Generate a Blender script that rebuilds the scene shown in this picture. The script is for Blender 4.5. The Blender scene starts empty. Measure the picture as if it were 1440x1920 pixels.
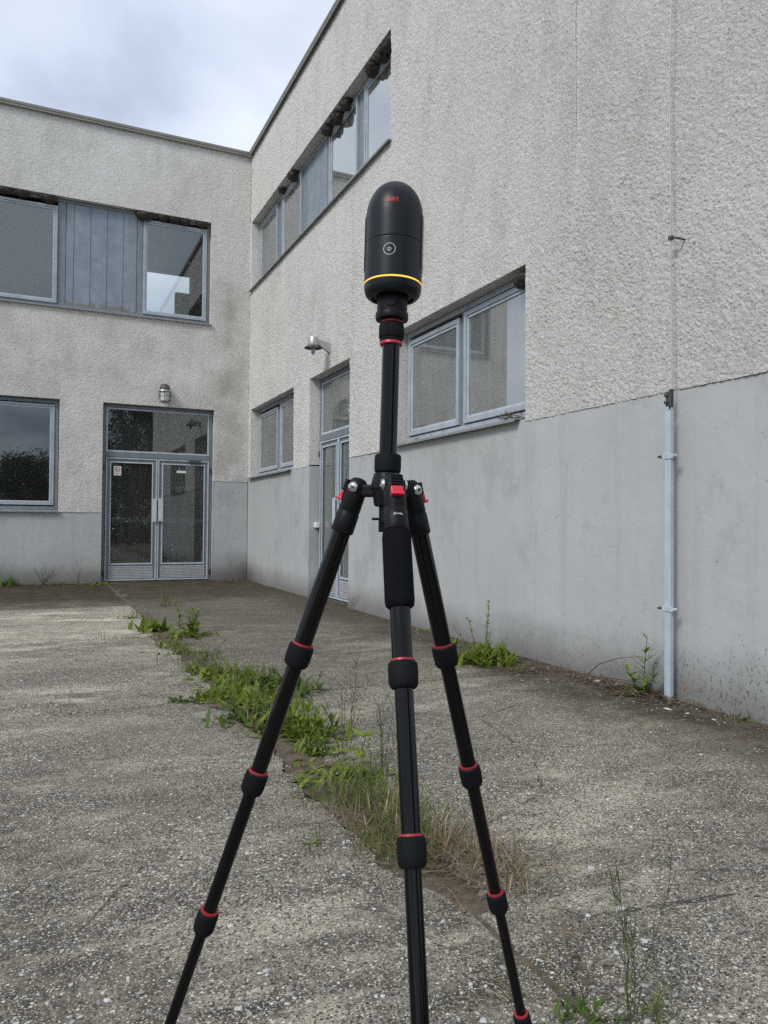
import bpy, bmesh, math, random
import numpy as np
from mathutils import Vector, Matrix

random.seed(7)
rng = np.random.default_rng(11)
sc = bpy.context.scene
col = sc.collection
PI = math.pi

# ------------------------------------------------------------------ camera
CAM = Vector((-3.70, -14.32, 1.08))
cam_d = bpy.data.cameras.new('camera')
cam = bpy.data.objects.new('camera', cam_d)
col.objects.link(cam)
cam_d.sensor_fit = 'VERTICAL'
cam_d.sensor_height = 36.0
cam_d.sensor_width = 27.0
cam_d.lens = 36.0 * 1400.0 / 1920.0
cam_d.clip_start = 0.05
cam_d.clip_end = 2000.0
yaw, pitch, roll = math.radians(24.85), math.radians(0.99), math.radians(0.48)
fw = Vector((math.sin(yaw) * math.cos(pitch), math.cos(yaw) * math.cos(pitch), math.sin(pitch)))
r0 = Vector((math.cos(yaw), -math.sin(yaw), 0))
u0 = r0.cross(fw)
rt = r0 * math.cos(roll) + u0 * math.sin(roll)
up = u0 * math.cos(roll) - r0 * math.sin(roll)
cam.matrix_world = Matrix(((rt.x, up.x, -fw.x, CAM.x), (rt.y, up.y, -fw.y, CAM.y), (rt.z, up.z, -fw.z, CAM.z), (0, 0, 0, 1)))
sc.camera = cam

# ------------------------------------------------------------------ sky and sun (overcast)
SUN_DIR = Vector((-0.66, -0.34, 0.70)).normalized()
world = bpy.data.worlds.new('World')
sc.world = world
world.use_nodes = True
wn, wl = world.node_tree.nodes, world.node_tree.links
wn.clear()
w_out = wn.new('ShaderNodeOutputWorld')
w_bg = wn.new('ShaderNodeBackground')
w_bg.inputs['Strength'].default_value = 0.1
sky = wn.new('ShaderNodeTexSky')
sky.sky_type = 'NISHITA'
sky.sun_disc = False
sky.sun_elevation = math.asin(SUN_DIR.z)
sky.sun_rotation = math.atan2(SUN_DIR.x, SUN_DIR.y)
tc = wn.new('ShaderNodeTexCoord')
sep = wn.new('ShaderNodeSeparateXYZ')
wl.new(tc.outputs['Generated'], sep.inputs[0])
den = wn.new('ShaderNodeMath'); den.operation = 'ADD'; den.inputs[1].default_value = 0.28
absn = wn.new('ShaderNodeMath'); absn.operation = 'ABSOLUTE'
wl.new(sep.outputs['Z'], absn.inputs[0]); wl.new(absn.outputs[0], den.inputs[0])
dv = []
for k in 'XY':
    m = wn.new('ShaderNodeMath'); m.operation = 'DIVIDE'
    wl.new(sep.outputs[k], m.inputs[0]); wl.new(den.outputs[0], m.inputs[1]); dv.append(m)
comb = wn.new('ShaderNodeCombineXYZ')
wl.new(dv[0].outputs[0], comb.inputs[0]); wl.new(dv[1].outputs[0], comb.inputs[1])
comb.inputs[2].default_value = 3.7
n1 = wn.new('ShaderNodeTexNoise')
n1.inputs['Scale'].default_value = 2.3; n1.inputs['Detail'].default_value = 5.0
n1.inputs['Roughness'].default_value = 0.45; n1.inputs['Distortion'].default_value = 0.25
wl.new(comb.outputs[0], n1.inputs['Vector'])
cr = wn.new('ShaderNodeValToRGB')
e = cr.color_ramp.elements
e[0].position = 0.37; e[0].color = (3.0, 3.45, 4.45, 1)
e[1].position = 0.63; e[1].color = (6.3, 6.8, 7.5, 1)
m_ = cr.color_ramp.elements.new(0.5); m_.color = (4.85, 5.5, 6.5, 1)
wl.new(n1.outputs['Fac'], cr.inputs['Fac'])
mixs = wn.new('ShaderNodeMixRGB'); mixs.inputs['Fac'].default_value = 0.9
wl.new(sky.outputs[0], mixs.inputs['Color1']); wl.new(cr.outputs[0], mixs.inputs['Color2'])
wl.new(mixs.outputs[0], w_bg.inputs['Color']); wl.new(w_bg.outputs[0], w_out.inputs['Surface'])

sun_d = bpy.data.lights.new('sun', 'SUN')
sun_d.energy = 1.5
sun_d.angle = math.radians(18)
sun_d.color = (1.0, 0.975, 0.94)
sun = bpy.data.objects.new('sun', sun_d)
col.objects.link(sun)
sun.location = (-20, 9, 26)
sun.rotation_euler = SUN_DIR.to_track_quat('Z', 'Y').to_euler()

sc.view_settings.view_transform = 'Standard'
sc.view_settings.look = 'None'
sc.view_settings.gamma = 1.0
sc.view_settings.use_curve_mapping = False
sc.view_settings.exposure = 0.6
sc.render.engine = 'CYCLES'
sc.cycles.use_denoising = False
sc.cycles.max_bounces = 6
sc.cycles.diffuse_bounces = 2
sc.cycles.glossy_bounces = 3
sc.cycles.sample_clamp_indirect = 4.0
sc.cycles.use_adaptive_sampling = True
sc.cycles.adaptive_threshold = 0.008
sc.cycles.transparent_max_bounces = 12


# ------------------------------------------------------------------ materials
class NT:
    def __init__(s, name):
        s.m = bpy.data.materials.new(name); s.m.use_nodes = True
        s.n, s.l = s.m.node_tree.nodes, s.m.node_tree.links
        s.n.clear()
        s.out = s.n.new('ShaderNodeOutputMaterial')
        s.tc = s.n.new('ShaderNodeTexCoord')

    def node(s, t, **kw):
        x = s.n.new(t)
        for k, v in kw.items():
            if k in x.inputs: s.put(x.inputs[k], v)
            else: setattr(x, k, v)
        return x

    def put(s, sock, v):
        if hasattr(v, 'is_output') or isinstance(v, bpy.types.NodeSocket): s.l.new(v, sock)
        else: sock.default_value = v

    def vec(s, scale=(1, 1, 1), rot=(0, 0, 0), loc=(0, 0, 0), src=None):
        x = s.n.new('ShaderNodeMapping')
        x.inputs['Scale'].default_value = scale; x.inputs['Rotation'].default_value = rot
        x.inputs['Location'].default_value = loc
        s.l.new(src or s.tc.outputs['Object'], x.inputs['Vector'])
        return x.outputs[0]

    def noise(s, scale, detail=4, rough=0.55, vec=None, dist=0.0):
        x = s.n.new('ShaderNodeTexNoise')
        x.inputs['Scale'].default_value = scale; x.inputs['Detail'].default_value = detail
        x.inputs['Roughness'].default_value = rough; x.inputs['Distortion'].default_value = dist
        s.l.new(vec if vec is not None else s.tc.outputs['Object'], x.inputs['Vector'])
        return x.outputs['Fac']

    def voro(s, scale, vec=None, feature='F1', rnd=1.0, out='Distance'):
        x = s.n.new('ShaderNodeTexVoronoi'); x.feature = feature
        x.inputs['Scale'].default_value = scale; x.inputs['Randomness'].default_value = rnd
        s.l.new(vec if vec is not None else s.tc.outputs['Object'], x.inputs['Vector'])
        return x.outputs[out]

    def ramp(s, fac, *stops):
        x = s.n.new('ShaderNodeValToRGB')
        el = x.color_ramp.elements
        while len(el) < len(stops): el.new(0.5)
        for q, (p, c) in zip(el, stops):
            q.position = p
            q.color = (c, c, c, 1) if not hasattr(c, '__len__') else (*c, 1)
        s.l.new(fac, x.inputs['Fac'])
        return x.outputs['Color']

    def mix(s, fac, a, b, mode='MIX'):
        x = s.n.new('ShaderNodeMixRGB'); x.blend_type = mode
        for k, v in (('Fac', fac), ('Color1', a), ('Color2', b)):
            if isinstance(v, bpy.types.NodeSocket): s.l.new(v, x.inputs[k])
            elif hasattr(v, '__len__'): x.inputs[k].default_value = (*v, 1)
            else: x.inputs[k].default_value = v
        return x.outputs[0]

    def math(s, op, a, b=0.0, clamp=False):
        x = s.n.new('ShaderNodeMath'); x.operation = op; x.use_clamp = clamp
        s.put(x.inputs[0], a); s.put(x.inputs[1], b)
        return x.outputs[0]

    def xyz(s, src=None):
        x = s.n.new('ShaderNodeSeparateXYZ'); s.l.new(src or s.tc.outputs['Object'], x.inputs[0])
        return x.outputs

    def rng(s, v, a, b, c=0.0, d=1.0):
        x = s.n.new('ShaderNodeMapRange'); x.inputs[1].default_value = a; x.inputs[2].default_value = b
        x.inputs[3].default_value = c; x.inputs[4].default_value = d
        s.l.new(v, x.inputs[0])
        return x.outputs[0]

    def island(s):
        x = s.n.new('ShaderNodeNewGeometry'); return x.outputs['Random Per Island']

    def bump(s, h, strength=0.5, dist=0.01, normal=None):
        x = s.n.new('ShaderNodeBump'); x.inputs['Strength'].default_value = strength
        x.inputs['Distance'].default_value = dist
        s.l.new(h, x.inputs['Height'])
        if normal is not None: s.l.new(normal, x.inputs['Normal'])
        return x.outputs[0]

    def bsdf(s, color, rough=0.8, metal=0.0, normal=None, spec=0.5, **kw):
        x = s.n.new('ShaderNodeBsdfPrincipled')
        for k, v in (('Base Color', color), ('Roughness', rough), ('Metallic', metal), ('Specular IOR Level', spec)):
            if isinstance(v, bpy.types.NodeSocket): s.l.new(v, x.inputs[k])
            elif hasattr(v, '__len__'): x.inputs[k].default_value = (*v, 1)
            else: x.inputs[k].default_value = v
        if normal is not None: s.l.new(normal, x.inputs['Normal'])
        for k, v in kw.items(): s.put(x.inputs[k], v)
        s.l.new(x.outputs[0], s.out.inputs['Surface'])
        return x


def mat_simple(name, color, rough=0.5, metal=0.0, spec=0.5, var=0.12, scale=40, bump=0.0):
    t = NT(name)
    n = t.noise(scale, 3)
    c = t.mix(t.rng(n, 0.3, 0.7), tuple(max(0, q * (1 - var)) for q in color), tuple(min(1, q * (1 + var)) for q in color))
    nb = t.bump(t.noise(scale * 4, 3), bump, 0.002) if bump else None
    t.bsdf(c, t.rng(t.noise(scale * 2, 2), 0.3, 0.7, max(0, rough - 0.07), min(1, rough + 0.07)), metal, nb, spec)
    return t.m


def mat_stucco(name, wall):
    t = NT(name)
    x, y, z = t.xyz()
    big = t.noise(0.55, 4, 0.6)
    mid = t.noise(3.0, 4, 0.6)
    base = t.mix(t.rng(big, 0.35, 0.68), (0.69, 0.672, 0.622), (0.815, 0.80, 0.755))
    base = t.mix(t.rng(mid, 0.3, 0.75, 0, 0.5), base, (0.62, 0.585, 0.515))
    # dirt runs: vertical streaks, and darker weathered zones
    sv = t.vec((2.2, 2.2, 0.16))
    streak = t.noise(2.2, 5, 0.6, sv)
    base = t.mix(t.rng(streak, 0.54, 0.82, 0, 0.30), base, (0.30, 0.285, 0.25))
    pt = t.noise(1.6, 6, 0.7, t.vec((1.2, 1.2, 0.55), (0, 0, 0), (5.5, 1.1, 2.2)))
    base = t.mix(t.rng(pt, 0.50, 0.66, 0, 0.45), base, (0.43, 0.41, 0.365))
    # lichen-grey speckle of the cast sand
    sp = t.voro(70.0, t.vec((1, 1, 1)), out='Color')
    base = t.mix(0.3, base, t.ramp(sp, (0.0, 0.30), (0.5, 0.68), (1.0, 0.88)))
    fl = t.noise(60, 4, 0.7, t.vec((1, 0.55, 1.6), (0.65, 0, 0)) if wall == 'A' else t.vec((0.6, 1, 1.6), (0, 0.2, 0)))  # dark flecks: crevice shade of the rough plaster, put into the colour
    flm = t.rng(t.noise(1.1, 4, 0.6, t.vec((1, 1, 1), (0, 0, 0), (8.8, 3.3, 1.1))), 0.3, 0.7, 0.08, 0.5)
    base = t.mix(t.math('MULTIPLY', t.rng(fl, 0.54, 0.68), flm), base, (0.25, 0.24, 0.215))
    pit = t.noise(26, 2, 0.5)
    pit2 = t.noise(1.3, 3)
    pm = t.math('MULTIPLY', t.ramp(pit, (0.685, 0.0), (0.72, 1.0)), t.rng(pit2, 0.42, 0.65), True)
    base = t.mix(t.math('MULTIPLY', pm, 0.75), base, (0.11, 0.105, 0.095))
    if wall == 'A':
        # rain streaks down from window sill corners and the pale run along the old crack
        wv = t.noise(2.5, 3, 0.5, t.vec((1, 1, 0.5)))
        yy = t.math('ADD', y, t.math('MULTIPLY', t.math('SUBTRACT', wv, 0.5), 0.12))
        for y0, w0, z0, z1, c, a in ((-9.80, 0.045, 3.3, 8.6, (0.74, 0.74, 0.725), 0.75), (-9.795, 0.007, 3.75, 8.6, (0.10, 0.10, 0.095), 0.8), (-2.55, 0.07, 2.4, 8.4, (0.62, 0.62, 0.61), 0.5),
                                     (-4.47, 0.05, 3.28, 3.56, (0.12, 0.115, 0.1), 0.75)):
            d = t.math('ABSOLUTE', t.math('SUBTRACT', yy, y0))
            mk = t.math('MULTIPLY', t.rng(d, 0, w0, 1, 0), t.math('MULTIPLY', t.rng(z, z0, z0 + 0.3), t.rng(z, z1 - 0.05, z1, 1, 0)))
            base = t.mix(t.math('MULTIPLY', mk, a), base, c)
    else:
        n = t.noise(2.0, 4)
        dm = t.math('MULTIPLY', t.rng(z, 3.0, 5.0, 0.55, 0.85), t.math('MULTIPLY', t.rng(z, 4.6, 5.0, 1, 0), t.rng(n, 0.42, 0.66)))
        base = t.mix(t.math('MULTIPLY', dm, 0.38), base, (0.30, 0.285, 0.25))
        dx = t.math('ABSOLUTE', t.math('ADD', x, 0.42))
        dm2 = t.math('MULTIPLY', t.rng(dx, 0.0, 0.4, 1, 0), t.math('MULTIPLY', t.rng(z, 4.6, 5.4, 0.6, 1), t.rng(z, 5.2, 6.0, 1, 0)))
        base = t.mix(t.math('MULTIPLY', dm2, t.rng(n, 0.3, 0.6, 0, 0.7)), base, (0.2, 0.19, 0.165))
    fine = t.noise(150, 5, 0.75)
    g = t.noise(70, 5, 0.7, t.vec((1, 0.6, 1.7), (0.6, 0, 0)) if wall == 'A' else t.vec((0.7, 1, 1.5), (0, 0.25, 0)))
    nb = t.bump(fine, 1.0, 0.008)
    nb = t.bump(g, 0.9, 0.014, nb)
    t.bsdf(base, 0.93, 0, nb, 0.25)
    return t.m


def mat_dado(name, wall):
    t = NT(name)
    x, y, z = t.xyz()
    big = t.noise(0.7, 4, 0.6)
    c = t.mix(t.rng(big, 0.32, 0.7), (0.385, 0.396, 0.394), (0.455, 0.466, 0.463))
    tr = t.noise(3.5, 5, 0.65, t.vec((1, 1, 0.45)))
    c = t.mix(t.rng(tr, 0.38, 0.64, 0, 0.45), c, (0.43, 0.424, 0.40))
    pa = t.noise(1.5, 6, 0.7, t.vec((1, 1, 0.8), (0, 0, 0), (2.2, 6.1, 0.4)))
    c = t.mix(t.rng(pa, 0.55, 0.62, 0, 0.4), c, (0.30, 0.305, 0.30))
    st = t.noise(3.0, 5, 0.62, t.vec((2.4, 2.4, 0.13)))
    c = t.mix(t.rng(st, 0.54, 0.78, 0, 0.3), c, (0.25, 0.25, 0.24))
    # splash-back grime near the ground and mildew specks
    wob = t.noise(1.7, 5, 0.6)
    zz = t.math('SUBTRACT', z, t.math('MULTIPLY', wob, 0.34))
    c = t.mix(t.math('MULTIPLY', t.rng(zz, -0.14, 0.18, 1, 0), 0.72), c, (0.13, 0.125, 0.11))
    if wall == 'A':
        zone = t.math('MULTIPLY', t.rng(y, -9.9, -10.9, 0, 1), t.rng(zz, -0.12, 0.5, 1, 0))
        sp = t.noise(75, 3, 0.65, t.vec((1, 1, 0.5)))
        thr = t.math('SUBTRACT', 0.76, t.math('MULTIPLY', zone, 0.20))
        mk = t.math('MULTIPLY', t.rng(t.math('SUBTRACT', sp, thr), 0.0, 0.03), t.rng(zone, 0.02, 0.2), True)
        c = t.mix(t.math('MULTIPLY', mk, 0.62), c, (0.06, 0.06, 0.057))
        zone = t.math('MULTIPLY', t.rng(y, -8.2, -9.2, 0, 1), t.rng(zz, -0.1, 0.25, 1, 0))
        mk = t.math('MULTIPLY', t.rng(t.math('SUBTRACT', sp, 0.58), 0.0, 0.05), zone, True)
        c = t.mix(t.math('MULTIPLY', mk, 0.6), c, (0.09, 0.09, 0.085))
        # rain run under the big window sill
        dy = t.math('ABSOLUTE', t.math('ADD', y, 8.0))
        s2 = t.noise(3.0, 4, 0.6, t.vec((3.2, 3.2, 0.25)))
        run = t.math('MULTIPLY', t.rng(dy, 0.9, 1.3, 1, 0), t.math('MULTIPLY', t.rng(z, 1.3, 1.97, 0, 1), t.rng(s2, 0.38, 0.62)))
        c = t.mix(t.math('MULTIPLY', run, 0.38), c, (0.36, 0.34, 0.31))
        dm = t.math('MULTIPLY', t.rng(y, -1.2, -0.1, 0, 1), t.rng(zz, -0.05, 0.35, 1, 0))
    else:
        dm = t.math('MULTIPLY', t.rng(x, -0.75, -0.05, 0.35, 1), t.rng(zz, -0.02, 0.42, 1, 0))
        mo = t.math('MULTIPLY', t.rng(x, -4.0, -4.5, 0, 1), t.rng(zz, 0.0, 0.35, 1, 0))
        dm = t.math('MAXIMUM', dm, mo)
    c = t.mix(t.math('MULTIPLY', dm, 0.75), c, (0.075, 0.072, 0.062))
    # chips and hairline scars
    ckd = t.voro(0.9, t.vec((1, 1, 0.7), (0, 0, 0), (1.1, 0.4, 2.0)), feature='DISTANCE_TO_EDGE')
    ckw = t.math('ABSOLUTE', t.math('ADD', ckd, t.math('MULTIPLY', t.math('SUBTRACT', t.noise(8, 5, 0.7), 0.5), 0.06)))
    c = t.mix(t.math('MULTIPLY', t.rng(ckw, 0.0, 0.003, 0.22, 0), t.rng(t.noise(0.7, 2), 0.52, 0.58)), c, (0.12, 0.12, 0.115))
    ch = t.noise(19, 2, 0.5, t.vec((1, 1, 1), (0, 0, 0), (3.1, 7.7, 1.2)))
    c = t.mix(t.ramp(ch, (0.735, 0.0), (0.75, 0.8)), c, (0.16, 0.155, 0.15))
    ch2 = t.noise(15, 2, 0.5, t.vec((1, 1, 1), (0, 0, 0), (9.1, 2.7, 5.2)))
    c = t.mix(t.ramp(ch2, (0.775, 0.0), (0.79, 0.8)), c, (0.58, 0.58, 0.56))
    nb = t.bump(t.noise(60, 4, 0.6), 0.18, 0.004)
    nb = t.bump(t.noise(5, 4, 0.55), 0.35, 0.02, nb)
    t.bsdf(c, 0.72, 0, nb, 0.35)
    return t.m


def mat_concrete():
    t = NT('exposed_aggregate_concrete')
    x, y, z = t.xyz()
    oi = t.n.new('ShaderNodeObjectInfo')
    wob = t.noise(1.1, 4, 0.6)
    big = t.noise(0.9, 6, 0.66)
    mid = t.noise(5.5, 6, 0.72, t.vec((0.75, 1.3, 1)))
    fin = t.noise(26, 5, 0.7, t.vec((0.8, 1.2, 1)))
    c = t.mix(t.rng(big, 0.40, 0.60), (0.072, 0.067, 0.056), (0.225, 0.208, 0.170))
    c = t.mix(t.rng(mid, 0.44, 0.62, 0, 0.7), c, (0.36, 0.335, 0.275))
    blot = t.noise(2.7, 6, 0.7, t.vec((1, 1, 1), (0, 0, 0), (6.1, 3.9, 0)))
    c = t.mix(t.rng(blot, 0.52, 0.60, 0, 0.6), c, (0.060, 0.057, 0.05))
    c = t.mix(t.rng(fin, 0.50, 0.66, 0, 0.6), c, (0.055, 0.053, 0.047))
    pale = t.noise(1.7, 5, 0.65, t.vec((0.6, 1.3, 1), (0, 0, 0.2), (1.7, 8.2, 0)))
    c = t.mix(t.rng(pale, 0.53, 0.62, 0, 0.85), c, (0.47, 0.44, 0.36))
    drk = t.noise(0.75, 6, 0.7, t.vec((0.7, 1.2, 1), (0, 0, 0.3), (3.7, 2.2, 0)))
    c = t.mix(t.rng(drk, 0.52, 0.60, 0, 0.72), c, (0.06, 0.056, 0.047))
    # broom marks pulled across the slabs
    br = t.noise(1.0, 5, 0.7, t.vec((9, 120, 1), (0, 0, 0.10)), 0.1)
    brm = t.rng(t.noise(0.9, 3, 0.5, t.vec((1, 1, 1), (0, 0, 0), (4.2, 1.7, 0))), 0.45, 0.55)
    c = t.mix(t.math('MULTIPLY', t.rng(br, 0.48, 0.60), t.math('MULTIPLY', brm, 0.55)), c, (0.36, 0.345, 0.30))
    c = t.mix(t.math('MULTIPLY', t.rng(br, 0.46, 0.36), t.math('MULTIPLY', brm, 0.6)), c, (0.05, 0.048, 0.043))
    # aggregate: four sizes of stone, thinly and thickly strewn
    dn = t.rng(t.noise(1.9, 4, 0.6, t.vec((1, 1, 1), (0, 0, 0), (0.3, 4.4, 0))), 0.36, 0.62, 0.24, -0.14)
    hgt = None
    for sc_, lo, hi, dens, seed in ((210, 0.36, 0.46, 0.35, 0.0), (125, 0.33, 0.42, 0.45, 3.3), (74, 0.28, 0.36, 0.62, 7.7), (38, 0.20, 0.27, 0.84, 5.1)):
        warp = t.vec((1.0, 1.25, 0.0), (0, 0, 0.4 + seed), (seed, seed * 2, 0))
        vn = t.n.new('ShaderNodeTexVoronoi'); vn.voronoi_dimensions = '2D'; vn.inputs['Scale'].default_value = sc_
        t.l.new(warp, vn.inputs['Vector'])
        dist = vn.outputs['Distance']
        cs = t.n.new('ShaderNodeSeparateColor'); t.l.new(vn.outputs['Color'], cs.inputs[0])
        pick = t.rng(t.math('SUBTRACT', cs.outputs[0], dn), dens, dens + 0.03)
        mk = t.math('MULTIPLY', t.rng(dist, lo, hi, 1, 0), pick)
        stone = t.ramp(cs.outputs[1], (0.0, (0.045, 0.044, 0.04)), (0.30, (0.085, 0.08, 0.07)), (0.45, (0.24, 0.225, 0.185)), (0.62, (0.37, 0.355, 0.31)), (0.72, (0.30, 0.25, 0.185)), (0.80, (0.52, 0.505, 0.46)), (1.0, (0.80, 0.79, 0.75)))
        c = t.mix(t.math('MULTIPLY', mk, 0.95), c, stone)
        hgt = mk if sc_ == 125 else (t.math('MAXIMUM', hgt, mk) if sc_ == 74 else hgt)
    c = t.mix(1.0, c, oi.outputs['Color'], 'MULTIPLY')
    # hairline cracks
    ck = t.voro(0.55, t.vec((1, 1, 0), (0, 0, 0), (0.7, 0.2, 0)), feature='DISTANCE_TO_EDGE')
    wv = t.math('ADD', ck, t.math('MULTIPLY', t.math('SUBTRACT', t.noise(9, 5, 0.7), 0.5), 0.035))
    crk = t.math('MULTIPLY', t.rng(t.math('ABSOLUTE', wv), 0.0, 0.0028, 1, 0), t.rng(t.noise(0.8, 2), 0.5, 0.56))
    c = t.mix(t.math('MULTIPLY', crk, 0.85), c, (0.03, 0.027, 0.022))
    # moss, damp and silt close to the facades; rusty needle stains
    f1 = t.math('MULTIPLY', t.rng(t.math('ADD', y, t.math('MULTIPLY', wob, 2.4)), -3.3, -1.9), 0.93)
    f2 = t.math('MULTIPLY', t.rng(t.math('ADD', x, t.math('MULTIPLY', wob, 1.0)), -0.45, 0.10), 0.8)
    dirt = t.math('MAXIMUM', f1, f2)
    dcol = t.mix(t.rng(mid, 0.42, 0.62), (0.032, 0.027, 0.017), (0.105, 0.086, 0.055))
    c = t.mix(dirt, c, dcol)
    f3 = t.math('MULTIPLY', t.math('MULTIPLY', t.rng(t.math('ADD', y, t.math('MULTIPLY', wob, 4.0)), -8.8, -3.4), t.rng(x, -2.7, -2.4)), 0.5)
    c = t.mix(f3, c, (0.115, 0.102, 0.077))
    ms = t.noise(2.6, 6, 0.75)
    moss = t.math('MULTIPLY', t.rng(y, -3.4, -0.8), t.rng(ms, 0.44, 0.54))
    c = t.mix(t.math('MULTIPLY', moss, 0.75), c, (0.038, 0.044, 0.014))
    ru = t.math('MULTIPLY', t.rng(t.noise(3.3, 5, 0.65, t.vec((1, 1, 1), (0, 0, 0), (0, 5.5, 0))), 0.56, 0.64), dirt)
    c = t.mix(t.math('MULTIPLY', ru, 0.7), c, (0.105, 0.046, 0.02))
    li = t.noise(11, 4, 0.65, t.vec((1, 1, 1), (0, 0, 0), (2.2, 8.5, 0)))
    c = t.mix(t.ramp(li, (0.685, 0.0), (0.73, 0.65)), c, (0.22, 0.16, 0.05))
    nb = t.bump(t.noise(170, 4, 0.75), 0.8, 0.006)
    nb = t.bump(t.math('MULTIPLY', br, brm), 0.8, 0.010, nb)
    nb = t.bump(hgt, 0.9, 0.006, nb)
    nb = t.bump(fin, 0.7, 0.012, nb)
    t.bsdf(c, 0.9, 0, nb, 0.25)
    return t.m


def mat_soil():
    t = NT('joint_soil')
    n = t.noise(7, 6, 0.7)
    c = t.mix(t.rng(n, 0.35, 0.7), (0.070, 0.055, 0.038), (0.23, 0.19, 0.14))
    c = t.mix(t.ramp(t.noise(70, 3, 0.6), (0.6, 0.0), (0.7, 0.7)), c, (0.24, 0.20, 0.14))
    nb = t.bump(t.noise(45, 5, 0.7), 0.9, 0.02)
    t.bsdf(c, 0.95, 0, nb, 0.2)
    return t.m


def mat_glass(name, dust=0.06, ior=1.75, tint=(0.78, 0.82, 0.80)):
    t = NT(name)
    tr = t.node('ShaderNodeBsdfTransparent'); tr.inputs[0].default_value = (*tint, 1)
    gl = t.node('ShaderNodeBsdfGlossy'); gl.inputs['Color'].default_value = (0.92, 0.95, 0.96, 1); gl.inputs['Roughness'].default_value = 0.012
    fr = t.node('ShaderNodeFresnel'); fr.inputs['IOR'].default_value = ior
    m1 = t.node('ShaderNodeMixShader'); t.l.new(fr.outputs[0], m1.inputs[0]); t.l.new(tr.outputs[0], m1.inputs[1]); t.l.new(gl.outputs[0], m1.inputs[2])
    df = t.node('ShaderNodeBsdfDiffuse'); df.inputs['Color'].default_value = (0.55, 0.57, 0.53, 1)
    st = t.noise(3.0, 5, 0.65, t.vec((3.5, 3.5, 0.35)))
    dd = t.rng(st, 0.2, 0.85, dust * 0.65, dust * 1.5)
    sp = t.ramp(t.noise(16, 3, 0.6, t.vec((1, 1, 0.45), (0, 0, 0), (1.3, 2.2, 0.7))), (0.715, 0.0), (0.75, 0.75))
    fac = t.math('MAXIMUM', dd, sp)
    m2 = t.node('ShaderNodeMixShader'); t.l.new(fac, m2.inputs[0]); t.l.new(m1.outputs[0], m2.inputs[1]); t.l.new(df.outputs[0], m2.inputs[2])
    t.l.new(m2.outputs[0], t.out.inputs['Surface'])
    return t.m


def mat_leaf(name, a, b, c, trans=0.35):
    t = NT(name)
    col_ = t.ramp(t.island(), (0.0, a), (0.55, b), (1.0, c))
    v = t.mix(t.rng(t.noise(60, 2), 0.3, 0.7, 0, 0.3), col_, tuple(q * 0.55 for q in a))
    d = t.node('ShaderNodeBsdfPrincipled'); t.l.new(v, d.inputs['Base Color']); d.inputs['Roughness'].default_value = 0.5
    d.inputs['Specular IOR Level'].default_value = 0.35
    tl = t.node('ShaderNodeBsdfTranslucent'); t.l.new(v, tl.inputs['Color'])
    m1 = t.node('ShaderNodeMixShader'); m1.inputs[0].default_value = trans
    t.l.new(d.outputs[0], m1.inputs[1]); t.l.new(tl.outputs[0], m1.inputs[2])
    t.l.new(m1.outputs[0], t.out.inputs['Surface'])
    return t.m


def mat_island(name, *stops, rough=0.85, scale=30):
    t = NT(name)
    c = t.ramp(t.island(), *stops)
    c = t.mix(t.rng(t.noise(scale, 3), 0.3, 0.7, 0, 0.35), c, (0.12, 0.115, 0.105))
    t.bsdf(c, rough, 0, t.bump(t.noise(scale * 2.5, 4), 0.6, 0.012), 0.3)
    return t.m


def mat_paint(name, color, chips=True):
    t = NT(name)
    n = t.noise(6, 4, 0.6)
    c = t.mix(t.rng(n, 0.3, 0.7), tuple(q * 0.86 for q in color), tuple(min(1, q * 1.08) for q in color))
    g = t.noise(4, 5, 0.65, t.vec((3, 3, 0.4)))
    c = t.mix(t.rng(g, 0.5, 0.8, 0, 0.45), c, tuple(q * 0.5 for q in color))
    if chips:
        c = t.mix(t.ramp(t.noise(34, 3, 0.6), (0.69, 0.0), (0.71, 0.85)), c, (0.10, 0.095, 0.085))
    t.bsdf(c, t.rng(n, 0.3, 0.7, 0.38, 0.58), 0, t.bump(t.noise(90, 3), 0.12, 0.002), 0.4)
    return t.m


M = {}
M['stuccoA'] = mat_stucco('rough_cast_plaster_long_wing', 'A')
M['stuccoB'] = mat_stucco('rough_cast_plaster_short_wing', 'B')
M['dadoA'] = mat_dado('grey_painted_plaster_long_wing', 'A')
M['dadoB'] = mat_dado('grey_painted_plaster_short_wing', 'B')
M['concrete'] = mat_concrete()
M['soil'] = mat_soil()
M['frame'] = mat_paint('pale_blue_grey_window_paint', (0.37, 0.41, 0.455))
M['frame_dark'] = mat_paint('weathered_blue_grey_paint', (0.20, 0.235, 0.265))
M['door'] = mat_paint('blue_grey_door_paint', (0.185, 0.215, 0.235))
M['bead'] = mat_paint('pale_glazing_bead_paint', (0.47, 0.52, 0.575), True)
M['kick'] = mat_paint('silver_kick_plate', (0.42, 0.44, 0.45))
def mat_board():
    t = NT('faded_blue_board_paint')
    x, y, z = t.xyz()
    n = t.noise(5, 4, 0.6)
    c = t.mix(t.rng(n, 0.3, 0.7), (0.20, 0.235, 0.28), (0.275, 0.315, 0.365))
    st = t.noise(3, 4, 0.6, t.vec((5, 5, 0.3)))
    c = t.mix(t.rng(st, 0.5, 0.8, 0, 0.4), c, (0.15, 0.17, 0.19))
    pe = t.math('SUBTRACT', t.noise(7, 4, 0.65), t.math('MULTIPLY', t.math('SUBTRACT', z, 4.95), 3.2))
    c = t.mix(t.rng(pe, 0.30, 0.33), c, (0.20, 0.19, 0.175))
    c = t.mix(t.ramp(t.noise(16, 3, 0.6, t.vec((1, 1, 0.5))), (0.70, 0.0), (0.72, 0.9)), c, (0.07, 0.07, 0.07))
    t.bsdf(c, 0.55, 0, t.bump(t.noise(60, 3), 0.15, 0.002), 0.35)
    return t.m


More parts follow.
